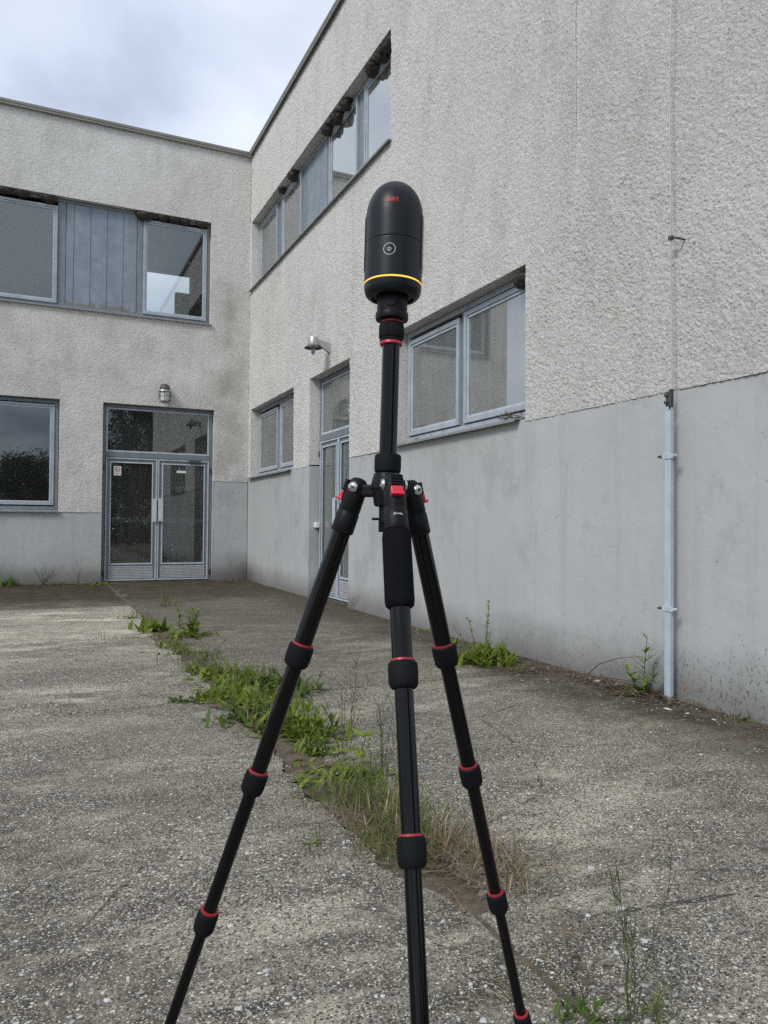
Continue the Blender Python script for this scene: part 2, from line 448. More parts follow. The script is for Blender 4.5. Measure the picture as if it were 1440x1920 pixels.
M['board'] = mat_board()
M['sill'] = mat_paint('grey_metal_sill', (0.27, 0.275, 0.275))
M['coping'] = mat_paint('roof_edge_metal', (0.235, 0.225, 0.195))
M['glass'] = mat_glass('dusty_window_glass', 0.17, 4.2, (0.55, 0.58, 0.565))
M['glass_high'] = mat_glass('near_mirror_window_glass', 0.12, 9.0, (0.4, 0.42, 0.41))  # brighter copy of the pane glass, reflectivity raised near mirror for a white sky reflection
M['glass_door'] = mat_glass('murky_door_glass', 0.045, 2.0, (0.74, 0.77, 0.76))
M['glassB_low'] = mat_glass('dark_ground_floor_glass', 0.02, 2.15, (0.42, 0.45, 0.45))
M['glassB'] = mat_glass('dark_window_glass', 0.022, 1.95, (0.80, 0.83, 0.83))
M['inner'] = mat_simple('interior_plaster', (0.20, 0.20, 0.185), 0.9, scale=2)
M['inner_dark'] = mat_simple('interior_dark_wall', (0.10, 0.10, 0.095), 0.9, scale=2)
M['floor_in'] = mat_simple('interior_floor', (0.16, 0.145, 0.12), 0.6, scale=3)
M['mud'] = mat_island('dried_mud', (0.0, (0.034, 0.028, 0.022)), (0.5, (0.05, 0.042, 0.034)), (1.0, (0.07, 0.06, 0.05)), scale=40)
M['galv'] = mat_simple('galvanised_steel', (0.50, 0.50, 0.48), 0.42, 0.75, scale=25)
M['pole'] = mat_paint('pale_blue_bar_paint', (0.44, 0.50, 0.565))
M['cable'] = mat_simple('grey_wire', (0.42, 0.42, 0.40), 0.55, 0.2)
M['iron'] = mat_simple('dark_cast_iron', (0.085, 0.085, 0.08), 0.6, 0.4, scale=60, bump=0.3)
M['rust'] = mat_simple('rusty_steel', (0.14, 0.075, 0.045), 0.8, 0.2, scale=80, bump=0.3)
M['white_plastic'] = mat_simple('white_plastic', (0.72, 0.73, 0.72), 0.5)
M['paper'] = mat_simple('white_paper', (0.70, 0.70, 0.69), 0.7)
M['sign_red'] = mat_simple('sign_red', (0.42, 0.07, 0.09), 0.6)
M['sign_grey'] = mat_simple('sign_grey', (0.17, 0.17, 0.18), 0.6)
M['opal'] = mat_simple('opal_lamp_glass', (0.62, 0.63, 0.63), 0.18)
M['lampglass'] = mat_simple('grey_lamp_glass', (0.34, 0.35, 0.34), 0.12)
M['orange'] = mat_simple('orange_varnished_wood', (0.42, 0.16, 0.05), 0.45)
M['handle'] = mat_simple('pale_handle_plate', (0.50, 0.55, 0.56), 0.4)
M['leaf'] = mat_leaf('fresh_leaf', (0.125, 0.18, 0.022), (0.22, 0.305, 0.04), (0.34, 0.41, 0.08), 0.45)
M['leaf_dark'] = mat_leaf('dark_leaf', (0.06, 0.115, 0.022), (0.11, 0.19, 0.034), (0.17, 0.26, 0.055), 0.45)
M['leaf_red'] = mat_leaf('reddish_leaf', (0.10, 0.035, 0.025), (0.17, 0.07, 0.045), (0.12, 0.10, 0.04))
M['grass'] = mat_leaf('grass_blade', (0.08, 0.13, 0.024), (0.15, 0.21, 0.045), (0.26, 0.26, 0.10), 0.45)
M['straw'] = mat_leaf('dry_straw', (0.15, 0.11, 0.055), (0.26, 0.20, 0.115), (0.40, 0.33, 0.21), 0.2)
M['stem'] = mat_island('weed_stem', (0.0, (0.05, 0.075, 0.025)), (0.5, (0.075, 0.095, 0.035)), (1.0, (0.11, 0.10, 0.05)))
M['twig'] = mat_island('dry_twig', (0.0, (0.07, 0.045, 0.03)), (0.5, (0.13, 0.085, 0.055)), (1.0, (0.21, 0.15, 0.10)))
M['litter'] = mat_island('leaf_litter', (0.0, (0.06, 0.03, 0.018)), (0.45, (0.125, 0.068, 0.042)), (0.8, (0.19, 0.125, 0.08)), (1.0, (0.27, 0.21, 0.15)))
M['pebble'] = mat_island('pebbles', (0.0, (0.12, 0.115, 0.105)), (0.4, (0.24, 0.23, 0.21)), (0.65, (0.34, 0.31, 0.26)), (0.85, (0.48, 0.47, 0.44)), (1.0, (0.68, 0.67, 0.64)))
M['chip'] = mat_island('white_plaster_chip', (0.0, (0.55, 0.54, 0.51)), (1.0, (0.75, 0.74, 0.72)))
M['bark'] = mat_simple('tree_bark', (0.085, 0.065, 0.05), 0.9, scale=8, bump=0.6)
M['crown'] = mat_leaf('tree_foliage', (0.018, 0.036, 0.012), (0.036, 0.066, 0.02), (0.062, 0.10, 0.03), 0.25)
M['needles'] = mat_leaf('pine_needles', (0.010, 0.024, 0.012), (0.020, 0.042, 0.018), (0.034, 0.060, 0.026), 0.15)
M['lawn'] = mat_simple('far_grass_ground', (0.075, 0.085, 0.04), 0.95, scale=3)
# equipment
M['body'] = mat_simple('matt_black_anodised_shell', (0.008, 0.0095, 0.012), 0.38, 0.0, 0.26, 0.05, 200)
M['blk'] = mat_simple('black_plastic', (0.008, 0.0085, 0.0098), 0.45, 0.0, 0.15, 0.08, 160)
M['gloss'] = mat_simple('black_glossy_tube', (0.003, 0.003, 0.0035), 0.09, 0.0, 0.26, 0.05, 90)
M['rubber'] = mat_simple('black_rubber', (0.007, 0.008, 0.0098), 0.65, 0, 0.12, 0.1, 160)
M['foam'] = mat_simple('black_foam', (0.0065, 0.007, 0.0085), 0.95, 0, 0.08, 0.1, 300, 0.25)
M['red'] = mat_simple('red_anodised_ring', (0.34, 0.028, 0.04), 0.42, 0.2, 0.5, 0.06)
M['redtab'] = mat_simple('red_plastic_tab', (0.62, 0.02, 0.055), 0.4, 0, 0.5, 0.04)
M['steel'] = mat_simple('polished_steel_bolt', (0.66, 0.64, 0.62), 0.22, 1.0)
M['whitemark'] = mat_simple('white_print', (0.62, 0.64, 0.66), 0.5)
M['redmark'] = mat_simple('red_print', (0.40, 0.012, 0.018), 0.45)
t_ = NT('amber_status_light')
em = t_.node('ShaderNodeEmission'); em.inputs['Color'].default_value = (1.0, 0.56, 0.10, 1); em.inputs['Strength'].default_value = 1.0
t_.l.new(em.outputs[0], t_.out.inputs['Surface']); M['amber'] = t_.m


# ------------------------------------------------------------------ mesh helpers
WL = {}


def wloc(o):
    return WL.get(o.name, Vector((0, 0, 0))) if o is not None else Vector((0, 0, 0))


def tag(o, label=None, cat=None, group=None, kind=None):
    for k, v in (('label', label), ('category', cat), ('group', group), ('kind', kind)):
        if v: o[k] = v
    return o


def empty(name, loc, label, cat, group=None):
    o = bpy.data.objects.new(name, None)
    o.empty_display_size = 0.1
    col.objects.link(o); o.location = loc
    WL[o.name] = Vector(loc)
    return tag(o, label, cat, group)


class MB:
    def __init__(s): s.v = []; s.f = []

    def add(s, vs, fs):
        b = len(s.v); s.v += [tuple(q) for q in vs]; s.f += [tuple(i + b for i in q) for q in fs]
        return s

    def box(s, x0, x1, y0, y1, z0, z1):
        x0, x1 = sorted((x0, x1)); y0, y1 = sorted((y0, y1)); z0, z1 = sorted((z0, z1))
        return s.add([(x0, y0, z0), (x1, y0, z0), (x1, y1, z0), (x0, y1, z0), (x0, y0, z1), (x1, y0, z1), (x1, y1, z1), (x0, y1, z1)],
                     [(0, 3, 2, 1), (4, 5, 6, 7), (0, 1, 5, 4), (1, 2, 6, 5), (2, 3, 7, 6), (3, 0, 4, 7)])

    def obox(s, c, ax, ay, az, hx, hy, hz):     # oriented box
        c, ax, ay, az = map(Vector, (c, ax, ay, az))
        vs = [c + ax * (i * hx) + ay * (j * hy) + az * (k * hz) for k in (-1, 1) for (i, j) in ((-1, -1), (1, -1), (1, 1), (-1, 1))]
        fs = [(0, 3, 2, 1), (4, 5, 6, 7), (0, 1, 5, 4), (1, 2, 6, 5), (2, 3, 7, 6), (3, 0, 4, 7)]
        if ax.cross(ay).dot(az) < 0: fs = [q[::-1] for q in fs]
        return s.add(vs, fs)

    def lathe(s, prof, o=(0, 0, 0), axis=(0, 0, 1), seg=32, ribs=0.0, ribrange=None, ref=None):
        o, axis = Vector(o), Vector(axis).normalized()
        a = Vector(ref) if ref else (Vector((1, 0, 0)) if abs(axis.x) < 0.8 else Vector((0, 1, 0)))
        a = (a - axis * a.dot(axis)).normalized(); b = axis.cross(a)
        vs, fs = [], []
        for i, (r, z) in enumerate(prof):
            for k in range(seg):
                rr = r
                if ribs and ribrange and ribrange[0] <= i <= ribrange[1] and k % 2: rr = r - ribs
                th = 2 * PI * k / seg
                vs.append(o + axis * z + (a * math.cos(th) + b * math.sin(th)) * rr)
        n = len(prof)
        for i in range(n - 1):
            for k in range(seg):
                k2 = (k + 1) % seg
                fs.append((i * seg + k, i * seg + k2, (i + 1) * seg + k2, (i + 1) * seg + k))
        fs.append(tuple(range(seg))[::-1]); fs.append(tuple((n - 1) * seg + k for k in range(seg)))
        if prof[-1][1] < prof[0][1]: fs = [q[::-1] for q in fs]
        return s.add(vs, fs)

    def tube(s, pts, r, seg=6):
        pts = [Vector(p) for p in pts]
        rs = r if hasattr(r, '__len__') else [r] * len(pts)
        vs, fs = [], []
        prev = None
        for i, p in enumerate(pts):
            d = (pts[min(i + 1, len(pts) - 1)] - pts[max(i - 1, 0)])
            d = d.normalized() if d.length > 1e-9 else Vector((0, 0, 1))
            a = prev if prev is not None else (Vector((1, 0, 0)) if abs(d.x) < 0.8 else Vector((0, 1, 0)))
            a = (a - d * a.dot(d))
            a = a.normalized() if a.length > 1e-6 else d.orthogonal().normalized()
            prev = a; b = d.cross(a)
            for k in range(seg):
                th = 2 * PI * k / seg
                vs.append(p + (a * math.cos(th) + b * math.sin(th)) * rs[i])
        n = len(pts)
        for i in range(n - 1):
            for k in range(seg):
                k2 = (k + 1) % seg
                fs.append((i * seg + k, i * seg + k2, (i + 1) * seg + k2, (i + 1) * seg + k))
        fs.append(tuple(range(seg))[::-1]); fs.append(tuple((n - 1) * seg + k for k in range(seg)))
        return s.add(vs, fs)

    def build(s, name, mat, parent=None, smooth=False, bevel=0.0, kind=None, label=None):
        L = wloc(parent)
        me = bpy.data.meshes.new(name)
        v = np.array(s.v, dtype=np.float64)
        own = None
        me.from_pydata([tuple(q) for q in (v - np.array(L))], [], s.f)
        me.update()
        me.materials.append(M[mat] if isinstance(mat, str) else mat)
        if smooth:
            me.polygons.foreach_set('use_smooth', [True] * len(me.polygons))
            try: me.set_sharp_from_angle(angle=math.radians(40))
            except Exception: pass
        o = bpy.data.objects.new(name, me)
        col.objects.link(o)
        if parent is not None:
            o.parent = parent
        WL[o.name] = Vector(L)
        if bevel:
            b = o.modifiers.new('bevel', 'BEVEL'); b.width = bevel; b.segments = 2; b.limit_method = 'ANGLE'
        if kind: o['kind'] = kind
        if label: o['label'] = label
        return o

    def top(s, name, mat, label, cat, group=None, loc=None, **kw):   # a single-mesh thing with its origin at its base
        v = np.array(s.v)
        loc = Vector(loc) if loc is not None else Vector((v[:, 0].mean(), v[:, 1].mean(), v[:, 2].min()))
        s.v = [tuple(q) for q in (v - np.array(loc))]
        o = s.build(name, mat, None, **kw)
        o.location = loc; WL[o.name] = loc
        return tag(o, label, cat, group)


_perm = rng.random((4, 512, 512))


def vnoise(x, y, seed=0):
    g = _perm[seed % 4]
    x = x + 37.3 * seed; y = y + 11.7 * seed
    xi = np.floor(x).astype(int); yi = np.floor(y).astype(int)
    fx = x - xi; fy = y - yi
    fx = fx * fx * (3 - 2 * fx); fy = fy * fy * (3 - 2 * fy)
    a = g[xi % 512, yi % 512]; b = g[(xi + 1) % 512, yi % 512]; c = g[xi % 512, (yi + 1) % 512]; d = g[(xi + 1) % 512, (yi + 1) % 512]
    return a * (1 - fx) * (1 - fy) + b * fx * (1 - fy) + c * (1 - fx) * fy + d * fx * fy


def fbm(x, y, seed=0, oct_=3, gain=0.5):
    s = 0; a = 1; t = 0
    for k in range(oct_):
        s = s + a * vnoise(x * 2 ** k, y * 2 ** k, seed + k); t += a; a *= gain
    return s / t


def spaced(a, b, step_fn, fixed):
    """sorted coordinates from a to b, steps from step_fn, always holding the fixed values"""
    fx = sorted(set([a, b] + [q for q in fixed if a < q < b]))
    out = []
    for p, q in zip(fx[:-1], fx[1:]):
        n = max(1, int(math.ceil((q - p) / step_fn((p + q) / 2))))
        if n > 6:
            xs = [p]
            while xs[-1] < q - 1e-6: xs.append(xs[-1] + step_fn(xs[-1]))
            xs = np.array(xs); xs = p + (xs - p) * (q - p) / (xs[-1] - p)
            out += list(xs[:-1])
        else:
            out += list(np.linspace(p, q, n + 1)[:-1])
    out.append(b)
    return np.array(out)


def wall_sheet(name, mat, parent, wall, us, zs, holes, disp, base=0.0, label=None):
    """a plastered face with openings; holes = (u0, u1, z0, z1, depth, sides); reveals run in from the uneven edge"""
    U, Z = np.meshgrid(us, zs, indexing='ij')
    D = -(disp(U, Z)) + base                        # depth into the building (negative = proud)
    nu, nz = len(us), len(zs)
    P = np.stack([D, U, Z], -1) if wall == 'A' else np.stack([U, D, Z], -1)
    if wall == 'A' and base == 0.0:                 # the coat ends in an uneven lower lip
        P[:, 0, 2] += 0.016 * (fbm(us * 7, us * 0 + 1.5, 1, 4) - 0.55); P[:, 1, 2] += 0.008 * (fbm(us * 7, us * 0 + 1.5, 1, 4) - 0.55)
    verts = P.reshape(-1, 3)
    uc = (us[1:] + us[:-1]) / 2; zc = (zs[1:] + zs[:-1]) / 2
    keep = np.ones((nu - 1, nz - 1), bool)
    for h in holes:
        keep &= ~(((uc > h[0]) & (uc < h[1]))[:, None] & ((zc > h[2]) & (zc < h[3]))[None, :])
    I = np.arange(nu * nz).reshape(nu, nz)
    a, b, c, d = I[:-1, :-1][keep], I[1:, :-1][keep], I[1:, 1:][keep], I[:-1, 1:][keep]
    quads = np.stack([a, d, c, b] if wall == 'A' else [a, b, c, d], -1)
    extra, eq = [], []
    nb = len(verts)
    for (h0, h1, g0, g1, dep, sides) in holes:
        iu0, iu1 = int(np.argmin(abs(us - h0))), int(np.argmin(abs(us - h1)))
        iz0, iz1 = int(np.argmin(abs(zs - g0))), int(np.argmin(abs(zs - g1)))
        for sd in sides:
            if sd == 'l': idx = [I[iu0, j] for j in range(iz0, iz1 + 1)]
            elif sd == 'r': idx = [I[iu1, j] for j in range(iz1, iz0 - 1, -1)]
            elif sd == 't': idx = [I[i, iz1] for i in range(iu0, iu1 + 1)]
            else: idx = [I[i, iz0] for i in range(iu1, iu0 - 1, -1)]
            st = nb + len(extra)
            for q in idx:
                p = verts[q].copy()
                if wall == 'A': p[0] = dep
                else: p[1] = dep
                extra.append(p)
            for k in range(len(idx) - 1):
                f_ = (idx[k], idx[k + 1], st + k + 1, st + k)
                eq.append(f_ if wall == 'B' else f_[::-1])
    allv = np.concatenate([verts, np.array(extra)]) if extra else verts
    allq = np.concatenate([quads, np.array(eq)]) if eq else quads
    me = bpy.data.meshes.new(name)
    me.vertices.add(len(allv)); me.vertices.foreach_set('co', allv.astype(np.float32).ravel())
    me.loops.add(len(allq) * 4); me.loops.foreach_set('vertex_index', allq.astype(np.int32).ravel())
    me.polygons.add(len(allq)); me.polygons.foreach_set('loop_start', (np.arange(len(allq)) * 4).astype(np.int32))
    me.polygons.foreach_set('use_smooth', np.ones(len(allq), bool))
    me.update(calc_edges=True); me.validate()
    try: me.set_sharp_from_angle(angle=math.radians(55))
    except Exception: pass
    me.materials.append(M[mat])
    o = bpy.data.objects.new(name, me); col.objects.link(o); o.parent = parent
    WL[o.name] = Vector((0, 0, 0))
    if label: o['label'] = label
    return o


# ------------------------------------------------------------------ ground
ground = MB().add([(-400, -400, -0.09), (400, -400, -0.09), (400, 400, -0.09), (-400, 400, -0.09)], [(0, 1, 2, 3)]).build('ground', 'lawn')
ground['kind'] = 'structure'
soil = MB()
gx, gy = np.linspace(-3.6, -1.6, 90), np.linspace(-16.0, 0.0, 500)
X, Y = np.meshgrid(gx, gy, indexing='ij')
Zs = -0.014 + 0.014 * (fbm(X * 14, Y * 14, 1, 4) - 0.5) + 0.022 * np.exp(-((X + 2.55) / 0.16) ** 2) * fbm(X * 3, Y * 3, 2)
soil.v = [tuple(q) for q in np.stack([X, Y, Zs], -1).reshape(-1, 3)]
I = np.arange(90 * 500).reshape(90, 500)
soil.f = [tuple(q) for q in np.stack([I[:-1, :-1], I[1:, :-1], I[1:, 1:], I[:-1, 1:]], -1).reshape(-1, 4).tolist()]
so = soil.build('earth', 'soil', smooth=True); so['kind'] = 'structure'
sub = MB().add([(-30, -40, -0.075), (3, -40, -0.075), (3, 0.3, -0.075), (-30, 0.3, -0.075)], [(0, 1, 2, 3)]).build('subsoil', 'soil')
sub['kind'] = 'structure'

yard = MB().add([(-29.5, -39.5, -0.016), (0.0, -39.5, -0.016), (0.0, 0.0, -0.016), (-29.5, 0.0, -0.016)], [(0, 1, 2, 3)]).build('pavement', 'soil')
yard['kind'] = 'structure'
JY = [0.0, -4.12, -6.93, -9.72, -12.74, -15.6, -18.6, -24, -31, -39]
JYR = [0.0, -4.12, -9.72, -15.6, -18.6, -24, -31, -39]
JYL = [0.0, -4.12, -6.93, -9.72, -15.6, -18.6, -24, -31, -39]
JX = [-29, -22, -16, -11.2, -8.2, -5.45, -2.58, -0.0]


def edge_noise(p, q, seed):
    return (fbm(np.array([p * 1.3]), np.array([q * 1.3 + seed]), seed, 3)[0] - 0.5)


for ix in range(len(JX) - 1):
    JJ = JYR if ix == len(JX) - 2 else JYL
    for iy in range(len(JJ) - 1):
        x0, x1, y1, y0 = JX[ix], JX[ix + 1], JJ[iy], JJ[iy + 1]
        near = y0 > -19 and x0 > -9
        step = 0.04 if near else 1.0
        loop = []
        cr = 0.05

        def gap(x, y, side):
            g = 0.010
            if near:
                n = fbm(np.array([x * 5 + 3.3]), np.array([y * 5 + side * 7.7]), side, 3)[0]
                g = 0.004 + 0.016 * n
                if abs(x + 2.58) < 0.02 and side in (1, 3):
                    # the overgrown joint: broken edges, wider at the slab corners
                    n2 = fbm(np.array([y * 1.6]), np.array([side * 9.1]), side + 1, 4)[0]
                    n3 = fbm(np.array([y * 9.0]), np.array([side * 5.3]), side, 3)[0]
                    g = 0.010 + 0.10 * max(0, n2 - 0.25) + 0.09 * max(0, n3 - 0.25)
                    if y < -10.2: g += 0.03
                    if y > -6.0: g *= 0.22
                    if y < -12.2: g *= max(0.10, 1 - (-12.2 - y) * 3)
                    for yc, rr, wd in ((-6.93, 0.5, 0.09), (-9.72, 0.35, 0.20 if side == 1 else 0.26), (-12.0, 0.4, 0.05), (-11.4, 0.5, 0.05)):
                        g += wd * max(0, 1 - abs(y - yc) / rr)
                if abs(x) < 0.01: g = 0.02 + 0.06 * n
            return g
        xs = np.arange(x0, x1, step); ys = np.arange(y0, y1, step)
        for x in xs: loop.append((x, y0 + gap(x, y0, 0)))
        for y in ys: loop.append((x1 - gap(x1, y, 1), y))
        for x in xs[::-1] + (x1 - xs[-1]): loop.append((x, y1 - gap(x, y1, 2)))
        for y in ys[::-1] + (y1 - ys[-1]): loop.append((x0 + gap(x0, y, 3), y))
        lo = []
        for (x, y) in loop:
            gl_, gr_ = gap(x0, y, 3), gap(x1, y, 1)
            x = min(max(x, x0 + gl_), x1 - gr_); y = min(max(y, y0 + 0.004), y1 - 0.004)
            if not lo or (abs(x - lo[-1][0]) + abs(y - lo[-1][1])) > 0.004: lo.append((x, y))
        bm = bmesh.new()
        zt = rng.uniform(-0.003, 0.002)
        top_ = [bm.verts.new((x, y, zt - 0.006)) for x, y in lo]
        cx_, cy_ = (x0 + x1) / 2, (y0 + y1) / 2
        inn = []
        for x, y in lo:
            dx, dy = cx_ - x, cy_ - y
            L_ = math.hypot(dx, dy)
            inn.append(bm.verts.new((x + dx / L_ * 0.005, y + dy / L_ * 0.005, zt)))
        bot = [bm.verts.new((x, y, -0.068)) for x, y in lo]
        n = len(lo)
        for k in range(n):
            k2 = (k + 1) % n
            bm.faces.new((top_[k], top_[k2], inn[k2], inn[k]))
            bm.faces.new((bot[k], bot[k2], top_[k2], top_[k]))
        f_ = bm.faces.new(inn)
        bmesh.ops.triangulate(bm, faces=[f_])
        bmesh.ops.recalc_face_normals(bm, faces=bm.faces)
        me = bpy.data.meshes.new('concrete_slab'); bm.to_mesh(me); bm.free()
        me.materials.append(M['concrete'])
        o = bpy.data.objects.new('concrete_slab', me); col.objects.link(o); o.parent = yard
        k_ = {(5, 1): 1.62, (5, 2): 1.2, (5, 0): 0.85, (6, 1): 0.9}.get((ix, iy), rng.uniform(1.0, 1.1))
        o.color = (k_ * 1.05, k_ * 1.02, k_ * 0.95, 1)

# ------------------------------------------------------------------ long wing (right): facade in the plane X = 0
wingA = empty('office_wing', (0, 0, 0), 'long two-storey plastered wing on the right with strip windows and lightning rod', 'building')
wingB = empty('office_wing', (0, 0, 0), 'shorter two-storey plastered wing on the left with glazed double door', 'building')
TOP = 8.29
DT = 1.96


def stucco_disp(amp, su, sv, seed, rot=0.55):
    def fn(U, Z):
        c, s = math.cos(rot), math.sin(rot)
        a = U * c + Z * s; b = -U * s + Z * c
        n = fbm(a * su * 0.55, b * su * 1.25, seed, 3, 0.6)
        ridg = 1 - abs(2 * vnoise(a * su * 0.9, b * su * 1.9, seed + 1) - 1)
        big = fbm(U * 0.9, Z * 0.9, seed + 2, 3)
        blob = np.clip(vnoise(U * 9, Z * 9, seed + 3) - 0.62, 0, 1)
        grain = rng.random(U.shape) - 0.5
        sparse = np.where(rng.random(U.shape) > 0.985, -1.0, 0.0)
        amp_ = amp * (0.45 + 0.95 * fbm(U * 0.7 + 9, Z * 0.7, seed + 3, 3))
        return amp_ * (n - 0.5) * 1.15 + amp_ * 0.25 * (ridg - 0.6) + 0.012 * (big - 0.5) + amp * 0.9 * blob + amp_ * 1.0 * grain + amp * 0.55 * sparse + 0.002
    return fn


dA = stucco_disp(0.0088, 66, 66, 0, 0.75)


def dispA(U, Z):
    d = dA(U, Z)
    w = 0.03 * (fbm(Z * 2.2, Z * 0 + 3.1, 2, 4) - 0.5)
    d = d + 0.005 * np.exp(-((U + 9.80) / 0.05) ** 2) * (Z > 3.5)
    return d


holesA = [(-6.43, -0.12, 5.60, 6.95, 0.26, 'lrt'),
          (-9.14, -6.62, DT, 3.29, 0.24, 'lrt'),
          (-5.22, -3.63, DT, 3.28, 0.26, 'lrt'),
          (-2.86, -0.20, DT, 3.28, 0.26, 'lrt')]
fu = [q for h in holesA for q in h[:2]]; fz = [q for h in holesA for q in h[2:4]]
usA = spaced(-13.2, -0.006, lambda u: 0.0085 + 0.0017 * abs(u + 12.0) if u > -12 else 0.05, fu)
zsA = spaced(DT, TOP, lambda z: 0.0095 if z < 4.6 else 0.0145, fz)
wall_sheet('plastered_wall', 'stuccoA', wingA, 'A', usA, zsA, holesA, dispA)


def dispD(U, Z): return 0.006 * (fbm(U * 1.2, Z * 1.2, 1, 3) - 0.5) + 0.0012 * (fbm(U * 12, Z * 12, 2, 2) - 0.5)


usd = spaced(-13.2, -0.004, lambda u: 0.06, [-5.22, -3.63]); zsd = spaced(-0.08, DT + 0.02, lambda z: 0.06, [])
wall_sheet('painted_dado', 'dadoA', wingA, 'A', usd, zsd, [(-5.22, -3.63, -0.08, DT + 0.02, 0.26, 'lr')], dispD, 0.005)
MB().box(-0.07, 6.9, -13.3, 0.0, TOP + 0.004, TOP + 0.055).build('roof_coping', 'coping', wingA, bevel=0.006)
MB().box(-0.062, -0.05, -13.3, -0.062, TOP - 0.035, TOP + 0.002).build('drip_edge', 'coping', wingA)
# shell behind the facade: end walls, floors, rear wall with its own window band
sh = MB()
sh.box(0.03, 6.7, -13.18, -13.0, -0.05, TOP)
sh.box(0.30, 6.7, -0.16, -0.02, -0.05, TOP)
sh.box(0.26, 6.7, -12.99, -0.17, 3.55, 4.75)
sh.box(0.03, 6.7, -12.99, -0.17, 7.9, TOP - 0.01)
for za, zb in ((-0.05, 1.2), (3.0, 3.54), (4.76, 5.4), (7.3, 7.89)): sh.box(6.5, 6.68, -12.99, -0.17, za, zb)
for za, zb in ((1.2, 3.0), (5.4, 7.3)):
    for k in range(7): sh.box(6.5, 6.68, -12.99 + k * 2.05, -12.99 + k * 2.05 + 0.5, za, zb)
sh.box(0.27, 3.4, -6.3, -6.2, 0.0, 3.54); sh.box(0.27, 6.4, -3.3, -3.2, 0.0, 3.54); sh.box(0.27, 3.6, -3.6, -3.5, 4.76, 7.89)
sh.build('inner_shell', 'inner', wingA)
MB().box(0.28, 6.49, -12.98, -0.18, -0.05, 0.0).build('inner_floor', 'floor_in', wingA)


def ring(mb, wall, u0, u1, z0, z1, w, d0, d1, wz=None):
    """rectangular frame ring: outer rect minus inner rect, from depth d0 (front) to d1"""
    wz = w if wz is None else wz
    def P(u, z, d): return (d, u, z) if wall == 'A' else (u, d, z)
    o = [(u0, z0), (u1, z0), (u1, z1), (u0, z1)]; i_ = [(u0 + w, z0 + wz), (u1 - w, z0 + wz), (u1 - w, z1 - wz), (u0 + w, z1 - wz)]
    vs = [P(u, z, d0) for u, z in o] + [P(u, z, d0) for u, z in i_] + [P(u, z, d1) for u, z in o] + [P(u, z, d1) for u, z in i_]
    fs = []
    for k in range(4):
        k2 = (k + 1) % 4
        fs += [(k, k2, 4 + k2, 4 + k), (8 + k2, 8 + k, 12 + k, 12 + k2), (k2, k, 8 + k, 8 + k2), (4 + k, 4 + k2, 12 + k2, 12 + k)]
    if wall == 'A': fs = [q[::-1] for q in fs]
    return mb.add(vs, fs)


def wbox(mb, wall, u0, u1, z0, z1, d0, d1):
    return mb.box(d0, d1, u0, u1, z0, z1) if wall == 'A' else mb.box(u0, u1, d0, d1, z0, z1)


def sash(wall, u0, u1, z0, z1, d, parent, glass, fr='frame', dirt=0):
    """two-step opening sash with glazing bead and pane"""
    m = MB(); ring(m, wall, u0, u1, z0, z1, 0.046, d, d + 0.05); s_ = m.build('sash', fr, parent, bevel=0.003)
    m = MB(); ring(m, wall, u0 + 0.049, u1 - 0.049, z0 + 0.049, z1 - 0.049, 0.024, d + 0.012, d + 0.045)
    m.build('glazing_bead', 'bead', parent, bevel=0.002)
    m = MB(); wbox(m, wall, u0 + 0.06, u1 - 0.06, z0 + 0.06, z1 - 0.06, d + 0.026, d + 0.032); m.build('pane', glass, parent)


def sill(wall, u0, u1, z, dfront, dback, parent, thick=0.012):
    m = MB()
    def P(u, zz, d): return (d, u, zz) if wall == 'A' else (u, d, zz)
    prof = [(dback, z + 0.025), (dfront, z), (dfront, z - thick - 0.012), (dfront + 0.006, z - thick - 0.012), (dfront + 0.006, z - thick), (dback, z + 0.025 - thick)]
    vs = [P(u0, zz, d) for d, zz in prof] + [P(u1, zz, d) for d, zz in prof]
    n = len(prof)
    fs = [(k, (k + 1) % n, n + (k + 1) % n, n + k) for k in range(n)] + [tuple(range(n))[::-1], tuple(range(n, 2 * n))]
    if wall == 'B': fs = [q[::-1] for q in fs]
    m.add(vs, fs)
    return m.build('sill', 'sill', parent)


def window(wall, parent, u0, u1, z0, z1, d, splits, glass, label, fw_=0.045, fr='frame'):
    m = MB(); ring(m, wall, u0, u1, z0, z1, fw_, d, d + 0.07)
    w_ = m.build('window', fr, parent, bevel=0.003, label=label)
    for it in splits:
        k = it[0]
        if k == 'mullion':
            m = MB(); wbox(m, wall, it[1], it[2], z0 + fw_ + 0.002, z1 - fw_ - 0.002, d + 0.014, d + 0.066); m.build('mullion', it[3] if len(it) > 3 else 'frame_dark', w_, bevel=0.003)
        elif k == 'sash':
            sash(wall, it[1], it[2], z0 + fw_ + (it[3] if len(it) > 3 else 0.006), z1 - fw_ - (it[4] if len(it) > 4 else 0.006), d - 0.018, w_, glass)
        elif k == 'boards':
            edges = it[1]
            for a, b in zip(edges[:-1], edges[1:]):
                m = MB(); wbox(m, wall, a + 0.004, b - 0.004, z0 + fw_ + 0.002, z1 - fw_ - 0.002, d + 0.012 + rng.uniform(0, 0.004), d + 0.03)
                m.build('board', 'board', w_, bevel=0.003)
            m = MB(); wbox(m, wall, edges[0], edges[-1], z0 + fw_ + 0.003, z1 - fw_ - 0.003, d + 0.033, d + 0.045); m.build('backing', 'frame_dark', w_)
    return w_


